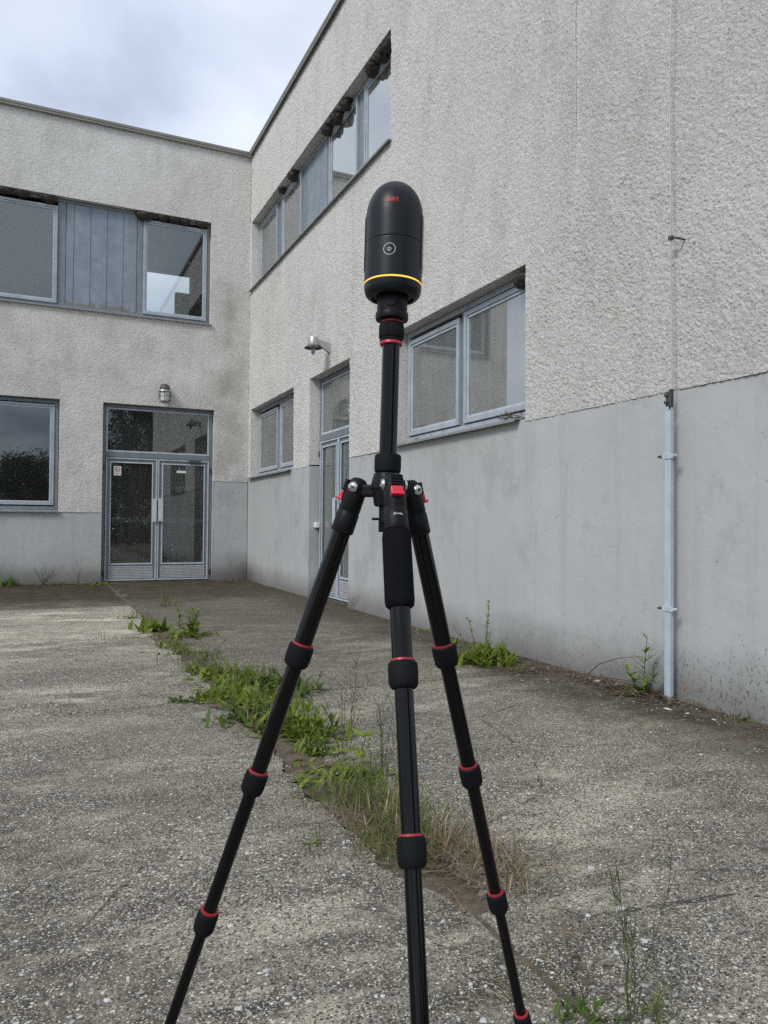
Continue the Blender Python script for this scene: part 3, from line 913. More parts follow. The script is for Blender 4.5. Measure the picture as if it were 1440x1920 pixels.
dw = 0.155
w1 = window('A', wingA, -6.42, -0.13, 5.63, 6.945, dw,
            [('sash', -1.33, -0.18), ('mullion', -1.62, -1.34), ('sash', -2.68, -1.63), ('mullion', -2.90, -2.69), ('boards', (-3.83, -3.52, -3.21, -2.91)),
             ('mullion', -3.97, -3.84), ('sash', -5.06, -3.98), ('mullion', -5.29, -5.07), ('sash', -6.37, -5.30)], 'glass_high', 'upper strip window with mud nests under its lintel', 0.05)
sill('A', -6.46, -0.06, 5.605, -0.055, 0.2, w1)
w2 = window('A', wingA, -9.13, -6.63, 2.03, 3.285, 0.145,
            [('sash', -7.82, -6.69, 0.01, 0.05), ('mullion', -7.90, -7.83), ('sash', -9.07, -7.91, 0.01, 0.02)], 'glass', 'two-sash ground-floor window with twigs on its sill', 0.055)
sill('A', -9.06, -6.66, 1.99, -0.06, 0.18, w2)
w3 = window('A', wingA, -2.85, -0.21, 2.0, 3.275, dw,
            [('sash', -1.49, -0.27, 0.01, 0.05), ('mullion', -1.63, -1.50), ('sash', -2.79, -1.64, 0.01, 0.02)], 'glass', 'small two-sash ground-floor window near the inner corner', 0.055)
sill('A', -2.74, -0.16, 1.965, -0.06, 0.2, w3)


def double_door(wall, parent, u0, u1, z1, ztr, d, umid, label, glass, handles, stile=0.055, kick=0.30, flip=False):
    m = MB(); ring(m, wall, u0, u1, -0.05, z1, 0.05, d, d + 0.09)
    D_ = m.build('door', 'door', parent, bevel=0.003, label=label)
    m = MB(); wbox(m, wall, u0 + 0.052, u1 - 0.052, ztr - 0.03, ztr + 0.06, d - 0.006, d + 0.08); m.build('transom_bar', 'door', D_, bevel=0.003)
    m = MB(); ring(m, wall, u0 + 0.055, u1 - 0.055, ztr + 0.065, z1 - 0.055, 0.03, d + 0.008, d + 0.05); m.build('transom_frame', 'bead', D_, bevel=0.002)
    m = MB(); wbox(m, wall, u0 + 0.07, u1 - 0.07, ztr + 0.08, z1 - 0.07, d + 0.026, d + 0.032); m.build('transom_pane', glass, D_)
    for (a, b) in ((u0 + 0.058, umid - 0.006), (umid + 0.006, u1 - 0.058)):
        zt = ztr - 0.04
        m = MB(); ring(m, wall, a, b, 0.02, zt, 0.022, d - 0.014, d + 0.004); m.build('leaf_edge', 'bead', D_, bevel=0.002)
        m = MB(); ring(m, wall, a + 0.004, b - 0.004, 0.024, zt - 0.004, stile + 0.02, d + 0.006, d + 0.05)
        wbox(m, wall, a + 0.078, b - 0.078, 0.03, 0.055 + kick * 0.999, d + 0.0075, d + 0.045)
        m.build('leaf', 'door', D_, bevel=0.002)
        m = MB(); ring(m, wall, a + 0.072, b - 0.072, kick + 0.02, zt - 0.072, 0.022, d - 0.006, d + 0.004); m.build('glazing_bead', 'bead', D_, bevel=0.002)
        m = MB(); wbox(m, wall, a + 0.08, b - 0.08, kick + 0.03, zt - 0.08, d + 0.022, d + 0.028); m.build('pane', glass, D_)
        m = MB(); n = 8
        for k in range(n):
            zz = 0.055 + k * (kick - 0.06) / n
            wbox(m, wall, a + 0.06, b - 0.06, zz + 0.004, zz + (kick - 0.06) / n - 0.004, d - 0.004, d + 0.0065)
        m.build('ribbed_kick_plate', 'kick', D_, bevel=0.001)
        m = MB(); wbox(m, wall, a + 0.10, b - 0.10, 1.08, 1.17, d + 0.034, d + 0.052); m.build('push_rail', 'bead', D_, bevel=0.004)
    for (a, b, z0, z1_) in handles:
        m = MB(); wbox(m, wall, a, b, z0, z1_, d - 0.05, d - 0.034)
        for zz in (z0 + 0.05, z1_ - 0.05): wbox(m, wall, (a + b) / 2 - 0.012, (a + b) / 2 + 0.012, zz - 0.01, zz + 0.01, d - 0.035, d - 0.012)
        m.build('handle', 'handle', D_, bevel=0.004)
    for uu, s_ in ((u0 + 0.03, 1), (u1 - 0.03, -1)):
        for zz in (0.16, ztr - 0.22):
            m = MB(); wbox(m, wall, uu - 0.028, uu + 0.028, zz - 0.016, zz + 0.016, d - 0.022, d - 0.003)
            m.lathe([(0.011, -0.05), (0.011, 0.05)], ((d - 0.012), uu, zz) if wall == 'A' else (uu, d - 0.012, zz), (0, 0, 1), 10)
            m.build('hinge', 'iron', D_)
    return D_


dA_ = double_door('A', wingA, -5.21, -3.64, 3.27, 2.36, 0.16, -4.44, 'recessed glazed double door of the long wing', 'glass', [(-4.42, -4.32, 1.06, 1.46)], kick=0.30)
MB().box(0.02, 0.4, -5.2, -3.65, -0.06, -0.004).build('threshold', 'concrete', wingA)

# ------------------------------------------------------------------ short wing (left): facade in the plane Y = 0
BL = -5.7
dB = stucco_disp(0.0052, 50, 50, 5, 0.2)
holesB = [(-5.25, -0.765, 4.88, 6.85, 0.24, 'lrtb'),
          (-5.25, -3.385, 1.26, 3.25, 0.22, 'lrtb'),
          (-2.665, -0.67, -0.1, 3.25, 0.22, 'lrt'),
          (BL, -2.665, -0.1, 1.26, 0.014, 't'),
          (-0.67, -0.004, -0.1, 1.89, 0.014, 't')]
fu = [q for h in holesB for q in h[:2]]; fz = [q for h in holesB for q in h[2:4]] + [1.26]
usB = spaced(BL, -0.004, lambda u: 0.016, fu); zsB = spaced(-0.1, TOP, lambda z: 0.016, fz)
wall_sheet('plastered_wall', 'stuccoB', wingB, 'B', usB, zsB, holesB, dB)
for a, b, zt in ((BL, -2.665, 1.262), (-0.67, -0.002, 1.892)):
    wall_sheet('painted_dado', 'dadoB', wingB, 'B', spaced(a, b, lambda u: 0.06, []), spaced(-0.08, zt, lambda z: 0.06, []),
               [(a, b, -5, -4, 0, '')], dispD, 0.005)
for uu in (-2.663, -0.672):     # dado returns into the door opening
    zt = 1.262 if uu < -1 else 1.892
    MB().box(uu - (0.012 if uu < -1 else 0.0), uu + (0.0 if uu < -1 else 0.012), 0.006, 0.2, -0.08, zt).build('dado_return', 'dadoB', wingB)
MB().box(BL - 0.1, -0.071, -0.07, 7.0, TOP + 0.004, TOP + 0.055).build('roof_coping', 'coping', wingB, bevel=0.006)
MB().box(BL - 0.1, -0.072, -0.062, -0.05, TOP - 0.035, TOP + 0.002).build('drip_edge', 'coping', wingB)
sh = MB()
sh.box(BL, BL + 0.2, 0.03, 6.6, -0.05, TOP)
sh.box(BL + 0.21, 0.28, 0.24, 6.6, 3.6, 4.55)
sh.box(BL + 0.21, 0.28, 0.03, 6.6, 7.95, TOP - 0.01)
# rear wall at Y = 6.4 with an L-shaped bright opening upstairs and a small one downstairs
for (a, b, za, zb) in ((BL + 0.21, -1.15, 4.56, 7.94), (0.12, 0.28, 4.56, 7.94), (-1.15, 0.12, 4.56, 6.62), (-0.40, 0.12, 6.62, 7.36), (-1.15, 0.12, 7.86, 7.94),
                       (BL + 0.21, 0.28, -0.05, 1.2), (BL + 0.21, 0.28, 1.2, 2.5), (BL + 0.21, 0.28, 2.5, 3.59)):
    sh.box(a, b, 6.4, 6.58, za, zb)
sh.box(-2.05, -1.95, 0.25, 4.0, 4.56, 7.94)
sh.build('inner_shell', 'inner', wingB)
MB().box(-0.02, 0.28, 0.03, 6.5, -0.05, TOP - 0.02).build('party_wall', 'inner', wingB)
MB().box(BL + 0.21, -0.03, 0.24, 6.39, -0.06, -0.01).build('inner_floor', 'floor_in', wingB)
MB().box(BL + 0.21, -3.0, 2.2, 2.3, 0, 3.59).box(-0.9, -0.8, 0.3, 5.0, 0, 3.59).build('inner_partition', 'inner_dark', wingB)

w4 = window('B', wingB, -5.24, -0.775, 4.91, 6.84, 0.10,
            [('sash', -5.15, -3.46, 0.004, 0.09), ('mullion', -3.455, -3.325, 'frame_dark'), ('boards', (-3.32, -3.19, -2.91, -2.63, -2.345, -2.11)),
             ('mullion', -2.105, -2.005, 'frame_dark'), ('sash', -2.0, -0.83, 0.004, 0.06)], 'glassB', 'upper strip window with faded blue boarding', 0.05, 'frame_dark')
sill('B', -5.27, -0.745, 4.885, -0.05, 0.14, w4)
w5 = window('B', wingB, -5.24, -3.395, 1.30, 3.24, 0.10, [('sash', -5.17, -3.46, 0.02, 0.02)], 'glassB_low', 'large single-pane ground-floor window', 0.06, 'frame_dark')
sill('B', -5.27, -3.375, 1.275, -0.05, 0.14, w5)
dB_ = double_door('B', wingB, -2.655, -0.68, 3.24, 2.31, 0.11, -1.685, 'glazed double door with transom and ribbed kick plates', 'glass_door',
                  [(-1.785, -1.70, 1.10, 1.53), (-1.67, -1.585, 1.11, 1.54)], kick=0.29)
MB().box(-1.12, -0.90, 0.07, 0.10, 2.22, 2.28).build('door_closer', 'iron', dB_, bevel=0.006)
MB().box(-2.66, -0.675, -0.06, 0.4, -0.06, 0.008).build('threshold', 'concrete', wingB)

# things fixed in and on the doors
sg = empty('no_smoking_sign', (-2.40, 0.128, 2.0), 'small white no smoking notice on left leaf of double door', 'sign')
MB().box(-2.46, -2.33, 0.1275, 0.1295, 1.945, 2.115).build('paper_sheet', 'paper', sg)
m = MB()
cxs, czs = -2.395, 2.055
for k in range(28):
    a0, a1 = 2 * PI * k / 28, 2 * PI * (k + 1) / 28
    m.add([(cxs + math.cos(a) * r, 0.1262, czs + math.sin(a) * r) for a in (a0, a1) for r in (0.036, 0.047)], [(0, 1, 3, 2)])
q = Vector((0.7071, 0, -0.7071)); pq = Vector((0.7071, 0, 0.7071))
m.add([tuple(Vector((cxs, 0.1262, czs)) + q * (s * 0.036) + pq * (t * 0.0055)) for s, t in ((-1, -1), (1, -1), (1, 1), (-1, 1))], [(0, 1, 2, 3)])
m.build('prohibition_ring', 'sign_red', sg)
m = MB().box(cxs - 0.026, cxs + 0.022, 0.1266, 0.1269, czs - 0.007, czs + 0.003).box(cxs - 0.012, cxs - 0.006, 0.1266, 0.1269, czs - 0.03, czs - 0.01)
m.build('cigarette_mark', 'sign_grey', sg)
m = MB()
for zz in (1.992, 1.978, 1.964):
    xx = -2.445
    while xx < -2.355:
        l = rng.uniform(0.006, 0.014); m.box(xx, xx + l, 0.1268, 0.127, zz - 0.003, zz + 0.003); xx += l + 0.004
m.build('small_print', 'sign_grey', sg)
MB().box(-1.335, -1.165, 0.128, 0.1295, 2.03, 2.075).top('blank_notice', 'paper', 'blank white strip notice on right leaf of double door', 'notice')
MB().box(-2.12, -0.98, 0.146, 0.16, 1.172, 1.2).top('wooden_bar', 'orange', 'orange wooden bar laid across the inner push rails of double door', 'bar')
MB().box(0.08, 0.145, -3.72, -3.632, 1.03, 1.11).top('switch_box', 'white_plastic', 'small white switch box on the reveal of recessed door', 'switch', bevel=0.006)

# ------------------------------------------------------------------ wall lamps
lp = empty('wall_lamp', (0.0, -4.47, 3.35), 'galvanised bracket lamp with round shade above recessed door', 'lamp')
LA = Vector((-0.25, -4.47, 3.575))
m = MB().box(-0.015, 0.006, -4.53, -4.41, 3.49, 3.64); m.build('wall_plate', 'galv', lp, bevel=0.004)
m = MB()
vs = []
for yy in (-4.49, -4.45):
    vs += [(-0.01, yy, 3.50), (-0.01, yy, 3.63), (-0.21, yy, 3.672), (-0.21, yy, 3.625)]
m.add(vs, [(0, 1, 2, 3)[::-1], (4, 5, 6, 7), (0, 3, 7, 4), (1, 0, 4, 5), (2, 1, 5, 6), (3, 2, 6, 7)])
m.build('bracket_arm', 'galv', lp, bevel=0.004)
MB().lathe([(0.025, 0.118), (0.062, 0.114), (0.066, 0.107), (0.066, 0.036), (0.074, 0.032), (0.074, 0.0), (0.07, -0.008)], LA, (0, 0, 1), 28).build('housing', 'galv', lp, smooth=True)
MB().lathe([(0.07, 0.0), (0.08, -0.003), (0.126, -0.030), (0.128, -0.036), (0.122, -0.033), (0.07, -0.006)], LA, (0, 0, 1), 32).build('shade', 'iron', lp, smooth=True)
MB().lathe([(0.028, -0.005), (0.029, -0.082), (0.026, -0.105), (0.017, -0.12), (0.003, -0.126)], LA, (0, 0, 1), 20).build('bulb_glass', 'lampglass', lp, smooth=True)

lp = empty('wall_lamp', (-1.61, 0.0, 3.28), 'caged bulkhead lamp on wall above glazed double door', 'lamp')
LB = Vector((-1.61, -0.135, 3.45))
MB().lathe([(0.02, 0.20), (0.055, 0.19), (0.085, 0.155), (0.09, 0.09), (0.09, 0.075)], LB, (0, 0, 1), 24).box(-1.67, -1.55, -0.10, 0.006, 3.54, 3.63).build('housing', 'iron', lp, smooth=True)
MB().lathe([(0.09, 0.082), (0.118, 0.074), (0.122, 0.058), (0.115, 0.052)], LB, (0, 0, 1), 28).build('collar', 'galv', lp, smooth=True)
MB().lathe([(0.082, 0.053), (0.082, -0.08), (0.074, -0.115), (0.045, -0.135), (0.01, -0.14)], LB, (0, 0, 1), 28).build('opal_glass', 'opal', lp, smooth=True)
for k in range(6):
    a = 2 * PI * k / 6 + 0.35
    c_, s_ = math.cos(a), math.sin(a)
    MB().tube([LB + Vector((c_ * r, s_ * r, z)) for r, z in ((0.108, 0.055), (0.104, -0.09), (0.085, -0.13), (0.03, -0.15), (0, -0.152))], 0.0045, 6).build('cage_wire', 'iron', lp)
for zz in (-0.02,):
    MB().tube([LB + Vector((math.cos(2 * PI * k / 24) * 0.107, math.sin(2 * PI * k / 24) * 0.107, zz)) for k in range(25)], 0.004, 6).build('cage_ring', 'iron', lp)

# ------------------------------------------------------------------ lightning conductor
lc = empty('lightning_conductor', (-0.06, -10.79, 0.0), 'pale blue lightning conductor bar with thin wire running up right wall', 'lightning rod')
m = MB()
vs = []
for z in (-0.03, 1.82):
    vs += [(-0.088, -10.815, z), (-0.088, -10.765, z), (-0.062, -10.765, z), (-0.062, -10.771, z), (-0.082, -10.771, z), (-0.082, -10.809, z), (-0.062, -10.809, z), (-0.062, -10.815, z)]
m.add(vs, [(k, (k + 1) % 8, 8 + (k + 1) % 8, 8 + k)[::-1] for k in range(8)] + [(8, 9, 10, 11, 12, 13, 14, 15)[::-1], tuple(range(8))])
m.build('cover_bar', 'pole', lc)
for z in (1.53, 0.565):
    m = MB().box(-0.094, -0.0885, -10.835, -10.745, z - 0.017, z + 0.017).box(-0.0875, 0.02, -10.762, -10.748, z - 0.012, z + 0.012)
    br = m.build('bracket', 'pole', lc, bevel=0.002)
    for yy, mm in ((-10.848, 'pole'), (-10.732, 'rust')):
        m = MB().lathe([(0.011, -0.018), (0.011, 0.0), (0.007, 0.002), (0.007, 0.02)], (-0.09, yy, z), (-1, 0.15 if mm == 'rust' else -0.15, 0), 8)
        m.box(-0.092, -0.088, min(yy, yy + (0.02 if yy < -10.79 else -0.02)), max(yy, yy + (0.02 if yy < -10.79 else -0.02)), z - 0.01, z + 0.01)
        m.build('bolt', mm, br)
m = MB().box(-0.085, -0.06, -10.812, -10.792, 1.84, 1.955).box(-0.092, -0.086, -10.815, -10.775, 1.845, 1.94)
m.lathe([(0.013, 0), (0.013, 0.016)], (-0.092, -10.785, 1.915), (-1, 0, 0), 6).lathe([(0.013, 0), (0.013, 0.016)], (-0.092, -10.785, 1.87), (-1, 0, 0), 6)
m.tube([(-0.073, -10.79, 1.80), (-0.073, -10.79, 1.845)], 0.005)
m.build('test_clamp', 'iron', lc, bevel=0.002)
pts = []
for k in range(60):
    z = 1.95 + k * 0.112
    pts.append((-0.072 + 0.004 * math.sin(z * 1.1), -10.797 + 0.007 * math.sin(z * 2.1) + 0.004 * math.sin(z * 5.3), z))
MB().tube(pts, 0.0052, 6).build('wire', 'cable', lc, smooth=True)
for z in (2.92, 7.5):
    MB().tube([(-0.07, -10.80, z), (-0.065, -10.825, z - 0.004), (-0.03, -10.84, z - 0.012), (0.02, -10.845, z - 0.012)], 0.0065, 6).box(-0.084, -0.062, -10.812, -10.784, z - 0.012, z + 0.012).build('wire_holder', 'iron', lc)


# ------------------------------------------------------------------ swallow nests under the lintels
def nest(wall, u, z, d, r, label, seed):
    bm = bmesh.new(); bmesh.ops.create_icosphere(bm, subdivisions=4, radius=1.0)
    for v in bm.verts:
        p = v.co
        n = fbm(np.array([p.x * 3 + seed * 3.1]), np.array([p.y * 3 + p.z * 2.2 + seed]), seed % 4, 3)[0]
        n2 = fbm(np.array([p.x * 11 + p.z * 5 + seed]), np.array([p.y * 11 + p.z * 9]), (seed + 1) % 4, 2)[0]
        k = 0.64 + 0.52 * n + 0.13 * n2
        top = 0.35 if p.z > 0 else 1.0
        hollow = 1.0
        v.co = Vector((p.x * r * 1.15 * k, p.y * r * 0.95 * k, p.z * r * 0.85 * k * top))
    me = bpy.data.meshes.new('swallow_nest'); bm.to_mesh(me); bm.free()
    me.polygons.foreach_set('use_smooth', [True] * len(me.polygons))
    me.materials.append(M['mud'])
    o = bpy.data.objects.new('swallow_nest', me); col.objects.link(o)
    if wall == 'A':
        o.location = (d, u, z); o.rotation_euler = (0, 0, PI / 2)
    else: o.location = (u, d, z)
    tag(o, label, 'nest', 'mud nests under the window lintels')


NA = [(-1.78, 0.085, 'small mud nest nearest the inner corner on upper right strip window'), (-2.44, 0.13, 'round dark mud nest above second sash of upper right strip window'),
      (-4.04, 0.12, 'leftmost of the three touching mud nests on upper right strip window'), (-4.42, 0.14, 'middle of the three touching mud nests on upper right strip window'),
      (-4.78, 0.12, 'rightmost of the three touching mud nests on upper right strip window'), (-5.68, 0.13, 'single mud nest above the last sash of upper right strip window'),
      (-6.0, 0.13, 'second mud nest from the end of upper right strip window'), (-6.26, 0.15, 'mud nest in the near end corner of upper right strip window')]
for k, (u, r, lb) in enumerate(NA): nest('A', u, 6.95 - r * 0.30, 0.095, r * 0.9, lb, k + 1)
NB = [(-4.30, 0.10, 'mud nest at left picture edge above large upper left pane'), (-4.03, 0.11, 'second mud nest from left edge above large upper left pane'),
      (-3.62, 0.12, 'mud nest above right end of large upper left pane'), (-1.98, 0.14, 'big mud nest at left corner of upper left window beside boarding'),
      (-1.66, 0.10, 'first of the small mud nests above upper left window'), (-1.45, 0.10, 'middle small mud nest above upper left window'),
      (-1.26, 0.10, 'third small mud nest above upper left window'), (-0.93, 0.10, 'mud nest in right corner above upper left window')]
for k, (u, r, lb) in enumerate(NB): nest('B', u, 6.85 - r * 0.34, 0.05, r, lb, k + 11)
nest('A', -9.02, 3.21, 0.07, 0.105, 'crumbling mud nest in top right corner of two-sash ground-floor window', 23)


# ------------------------------------------------------------------ plants
def leaf(mb, base, d, L, W, droop=0.5, n=4, upv=Vector((0, 0, 1)), fold=0.15):
    base, d = Vector(base), Vector(d).normalized()
    side = d.cross(upv)
    side = side.normalized() if side.length > 1e-4 else Vector((1, 0, 0))
    vs, fs = [], []
    p = base.copy(); dd = d.copy()
    for i in range(n + 1):
        t = i / n
        w = W * 0.5 * (math.sin(PI * min(1, (t * 0.92 + 0.08)) ** 0.85)) if i < n else W * 0.02
        nrm = side.cross(dd).normalized()
        vs += [p - side * w + nrm * (w * fold), p + side * w + nrm * (w * fold)]
        dd = (dd + Vector((0, 0, -droop / n))).normalized()
        p = p + dd * (L / n)
    for i in range(n): fs.append((2 * i, 2 * i + 1, 2 * i + 3, 2 * i + 2))
    mb.add(vs, fs)


def rdir(el0, el1):
    a = random.uniform(0, 2 * PI); e_ = math.radians(random.uniform(el0, el1))
    return Vector((math.cos(a) * math.cos(e_), math.sin(a) * math.cos(e_), math.sin(e_)))


def plant(name, x, y, label, cat='weed', group=None, z=-0.012):
    return empty(name, (x, y, z), label, cat, group)


def rosette(o, n, L, W, el=(10, 65), spread=0.04, mat='leaf', droop=0.9):
    b = wloc(o); m = MB()
    for k in range(int(n * 1.5)):
        off = Vector((random.gauss(0, spread * 1.1), random.gauss(0, spread * 1.1), 0))
        leaf(m, b + off, rdir(*el), L * random.uniform(0.45, 1.1), W * random.uniform(0.6, 1.15), droop * random.uniform(0.4, 1.3), 5)
    m.build('foliage', mat, o, smooth=True, kind='stuff')


def stalk(o, h, lean, nl, L, W, mat='leaf', r=0.0035, off=(0, 0), taper=True, el=(15, 55), stems='stem'):
    b = wloc(o) + Vector((off[0], off[1], 0)); m = MB(); s = MB()
    pts = []
    for k in range(8):
        t = k / 7
        pts.append(b + Vector((lean[0] * t * t * h + random.gauss(0, 0.004), lean[1] * t * t * h + random.gauss(0, 0.004), h * t)))
    s.tube(pts, [r * (1 - 0.6 * k / 7) for k in range(8)], 5)
    s.build('stem', stems, o, smooth=True)
    for k in range(nl):
        t = random.uniform(0.08, 1.0)
        i = min(6, int(t * 7)); p = pts[i].lerp(pts[i + 1], t * 7 - i)
        leaf(m, p, rdir(*el), L * random.uniform(0.6, 1.1) * (1.15 - 0.65 * t if taper else 1), W * random.uniform(0.7, 1.1) * (1.1 - 0.5 * t if taper else 1), random.uniform(0.3, 0.9), 4)
    m.build('foliage', mat, o, smooth=True, kind='stuff')


def tuft(o, n, h, w, spread, mat='grass', el=(45, 88), droop=0.9):
    b = wloc(o); m = MB()
    for k in range(n):
        off = Vector((random.gauss(0, spread[0]), random.gauss(0, spread[1]), 0))
        leaf(m, b + off, rdir(*el), h * random.uniform(0.4, 1.15), w * random.uniform(0.6, 1.2), droop * random.uniform(0.2, 1.4), 5, fold=0.3)
    m.build('blades', mat, o, smooth=True, kind='stuff')


def wiry(o, nst, h, lean, mat='stem', r=0.0017, fan=0.35):
    b = wloc(o); s = MB(); m = MB()
    for k in range(nst):
        d = Vector((lean[0] + random.gauss(0, fan), lean[1] + random.gauss(0, fan * 0.6), 1.0)).normalized()
        hh = h * random.uniform(0.55, 1.05)
        pts = [b + Vector((random.gauss(0, 0.012), random.gauss(0, 0.012), 0)) * 1.0]
        for i in range(7):
            d = (d + Vector((random.gauss(0, 0.06), random.gauss(0, 0.06), 0.02))).normalized()
            pts.append(pts[-1] + d * hh / 7)
        s.tube(pts, [r * (1 - 0.09 * i) for i in range(8)], 4)
        for i in range(2, 8):
            for _ in range(2):
                dd = (d + Vector((random.gauss(0, 0.6), random.gauss(0, 0.6), random.uniform(0, 0.4)))).normalized()
                l = hh * random.uniform(0.05, 0.22)
                s.tube([pts[i], pts[i] + dd * l * 0.5, pts[i] + dd * l + Vector((0, 0, l * 0.25))], r * 0.55, 3)
                leaf(m, pts[i], dd, random.uniform(0.012, 0.03), 0.004, 0.2, 2)
    s.build('stems', mat, o, kind='stuff')
    m.build('small_leaves', 'leaf_dark', o, kind='stuff')


G1 = 'weeds along the slab joint'
o = plant('weed', -2.72, -0.42, 'low bright green weed at left foot of glazed double door', group=G1); rosette(o, 46, 0.13, 0.05, (5, 60), 0.11)
o = plant('weed', -4.20, -0.22, 'dark weed at foot of left wall by picture edge'); rosette(o, 34, 0.24, 0.05, (15, 70), 0.10, 'leaf_dark')
o = plant('dry_shrub', -3.62, -0.2, 'scraggly dry shrub against left wall beside double door', 'shrub'); wiry(o, 12, 0.34, (0.35, 0), 'twig', 0.0028, 0.6); stalk(o, 0.26, (0.05, 0), 14, 0.08, 0.022, 'leaf')
o = plant('weed', -3.05, -0.2, 'thin dry stem weed leaning on wall left of double door'); wiry(o, 5, 0.42, (-0.1, 0), 'twig', 0.002, 0.2); rosette(o, 14, 0.1, 0.03, mat='leaf_dark')
o = plant('seeding_grass', -2.18, -4.3, 'pale seeding grass stems in front of double door', 'grass'); wiry(o, 7, 0.34, (0.05, 0), 'straw', 0.0022, 0.25); tuft(o, 40, 0.13, 0.007, (0.06, 0.05))
o = plant('weed', -2.70, -5.4, 'tiny green weed in slab joint nearest the double door', group=G1); rosette(o, 26, 0.09, 0.03, spread=0.07); tuft(o, 26, 0.12, 0.008, (0.05, 0.12))
o = plant('weed', -2.66, -6.5, 'bright leafy weed at head of slab joint, left of the taller one', group=G1); rosette(o, 60, 0.17, 0.045, (25, 80), 0.075); tuft(o, 40, 0.2, 0.009, (0.06, 0.12))
o = plant('weed', -2.38, -7.05, 'tall upright clump of leafy weeds in front of double door', group=G1)
for q in range(7): stalk(o, random.uniform(0.18, 0.34), (random.gauss(0, 0.2), 0), 22, 0.10, 0.036, off=(random.gauss(0, 0.075), random.gauss(0, 0.06)))
rosette(o, 40, 0.15, 0.05, (15, 70), 0.10)
o = plant('weed', -2.52, -8.35, 'sparse dark stemmed weed patch midway along joint', group=G1)
for q in range(9): stalk(o, random.uniform(0.09, 0.18), (random.gauss(0, 0.3), 0), 12, 0.05, 0.018, 'leaf_dark', 0.002, (random.gauss(0, 0.12), random.gauss(0, 0.08)))
tuft(o, 40, 0.13, 0.007, (0.12, 0.07))
big = [(-2.52, -9.02, 'pale green leafy weed at left of the big weed patch', 48, 'leaf'), (-2.44, -9.35, 'big lush weed clump behind left tripod leg', 80, 'leaf'), (-2.30, -9.5, 'lacy dark green weed clump at back of big weed patch', 75, 'leaf_dark'),
       (-2.20, -9.72, 'leafy weed just right of left tripod leg by broken slab corner', 40, 'leaf_dark'), (-2.56, -9.72, 'broad leafy weed in middle of big weed patch', 64, 'leaf'), (-2.47, -10.0, 'yellowish green weed at front of big weed patch', 60, 'leaf'),
       (-2.60, -10.25, 'low dusty weed at front left of big weed patch', 40, 'leaf_dark'), (-2.53, -10.45, 'dark low weed hidden behind left tripod leg', 40, 'leaf')]
for x, y, lb, n, mt in big:
    o = plant('weed', x, y, lb, group=G1)
    rosette(o, int(n * 1.25), 0.135, 0.034, (12, 75), 0.09, mt)
    tuft(o, 26, 0.16, 0.005, (0.09, 0.09), 'straw', (15, 80), 0.6); tuft(o, 24, 0.2, 0.005, (0.09, 0.09), 'grass', (50, 88), 0.5)
    for q in range(5): stalk(o, random.uniform(0.08, 0.2), (random.gauss(0, 0.3), 0), 20, 0.06, 0.018, mt, 0.0022, (random.gauss(0, 0.09), random.gauss(0, 0.07)))
o = plant('weed', -2.90, -9.66, 'small isolated dark weed on slab left of big patch'); rosette(o, 30, 0.075, 0.026, (5, 60), 0.035, 'leaf_dark')
o = plant('weed', -2.70, -9.62, 'small flat rosette weed at left slab edge', group=G1); rosette(o, 26, 0.08, 0.026, (0, 45), 0.05)
o = plant('weed', -2.44, -10.72, 'upright broad-leaved weed right of left tripod leg', group=G1)
for q in range(8): stalk(o, random.uniform(0.1, 0.19), (random.gauss(0, 0.25), 0), 15, 0.10, 0.03, off=(random.gauss(0, 0.07), random.gauss(0, 0.05)), el=(40, 78))
rosette(o, 40, 0.13, 0.034, (25, 80), 0.08)
o = plant('sorrel', -2.47, -10.5, 'rusty red sorrel spike behind upright broad-leaved weed', 'weed'); stalk(o, 0.2, (0.1, 0), 26, 0.03, 0.016, 'leaf_red', el=(30, 80)); stalk(o, 0.15, (-0.1, 0), 18, 0.03, 0.015, 'leaf_red', off=(0.03, 0.02), el=(30, 80))
o = plant('weed', -2.60, -11.30, 'low spreading weed with one reddish leaf cluster', group=G1); rosette(o, 60, 0.10, 0.03, (3, 50), 0.075); rosette(o, 10, 0.05, 0.026, (10, 50), 0.02, 'leaf_red')
o = plant('weed', -2.35, -11.2, 'broad pointed-leaf seedling between tripod legs', group=G1); stalk(o, 0.15, (0.05, 0), 5, 0.02, 0.01, r=0.004)
m = MB()
for a in (0.3, 1.9, 3.4, 4.9, 5.6):
    leaf(m, Vector((-2.35, -11.2, 0.12)), Vector((math.cos(a), math.sin(a), 0.55)), 0.085, 0.034, 0.5, 6)
leaf(m, Vector((-2.38, -11.16, 0.05)), Vector((-1, 0.2, 0.35)), 0.11, 0.036, 0.7, 6); leaf(m, Vector((-2.35, -11.2, 0.06)), Vector((-0.8, -0.7, 0.3)), 0.09, 0.03, 0.6, 6)
m.build('top_leaves', 'leaf', o, smooth=True)
o = plant('wiry_weed', -2.36, -11.0, 'tall airy wiry weed between left and middle tripod legs', 'weed'); wiry(o, 7, 0.46, (0.02, 0), fan=0.20); rosette(o, 18, 0.08, 0.02, spread=0.05)
o = plant('wiry_weed', -2.40, -11.5, 'thin wiry weed just left of middle tripod leg', 'weed'); wiry(o, 5, 0.36, (-0.02, 0), fan=0.13)
gr = [(-2.48, -11.62, 'green grass tuft beside middle tripod leg', 110, 'grass'), (-2.56, -11.85, 'half dry grass tuft left of middle tripod leg', 130, 'straw'), (-2.46, -11.82, 'yellow green grass tuft behind middle tripod leg', 120, 'grass'),
      (-2.59, -12.08, 'dry bushy grass tuft near middle leg lock', 120, 'grass'), (-2.44, -12.12, 'straw-coloured grass tuft right of middle tripod leg', 130, 'straw'), (-2.38, -12.32, 'flattened straw tuft near right tripod leg', 120, 'straw'),
      (-2.62, -11.55, 'thin grass tuft at left edge of joint', 60, 'grass')]
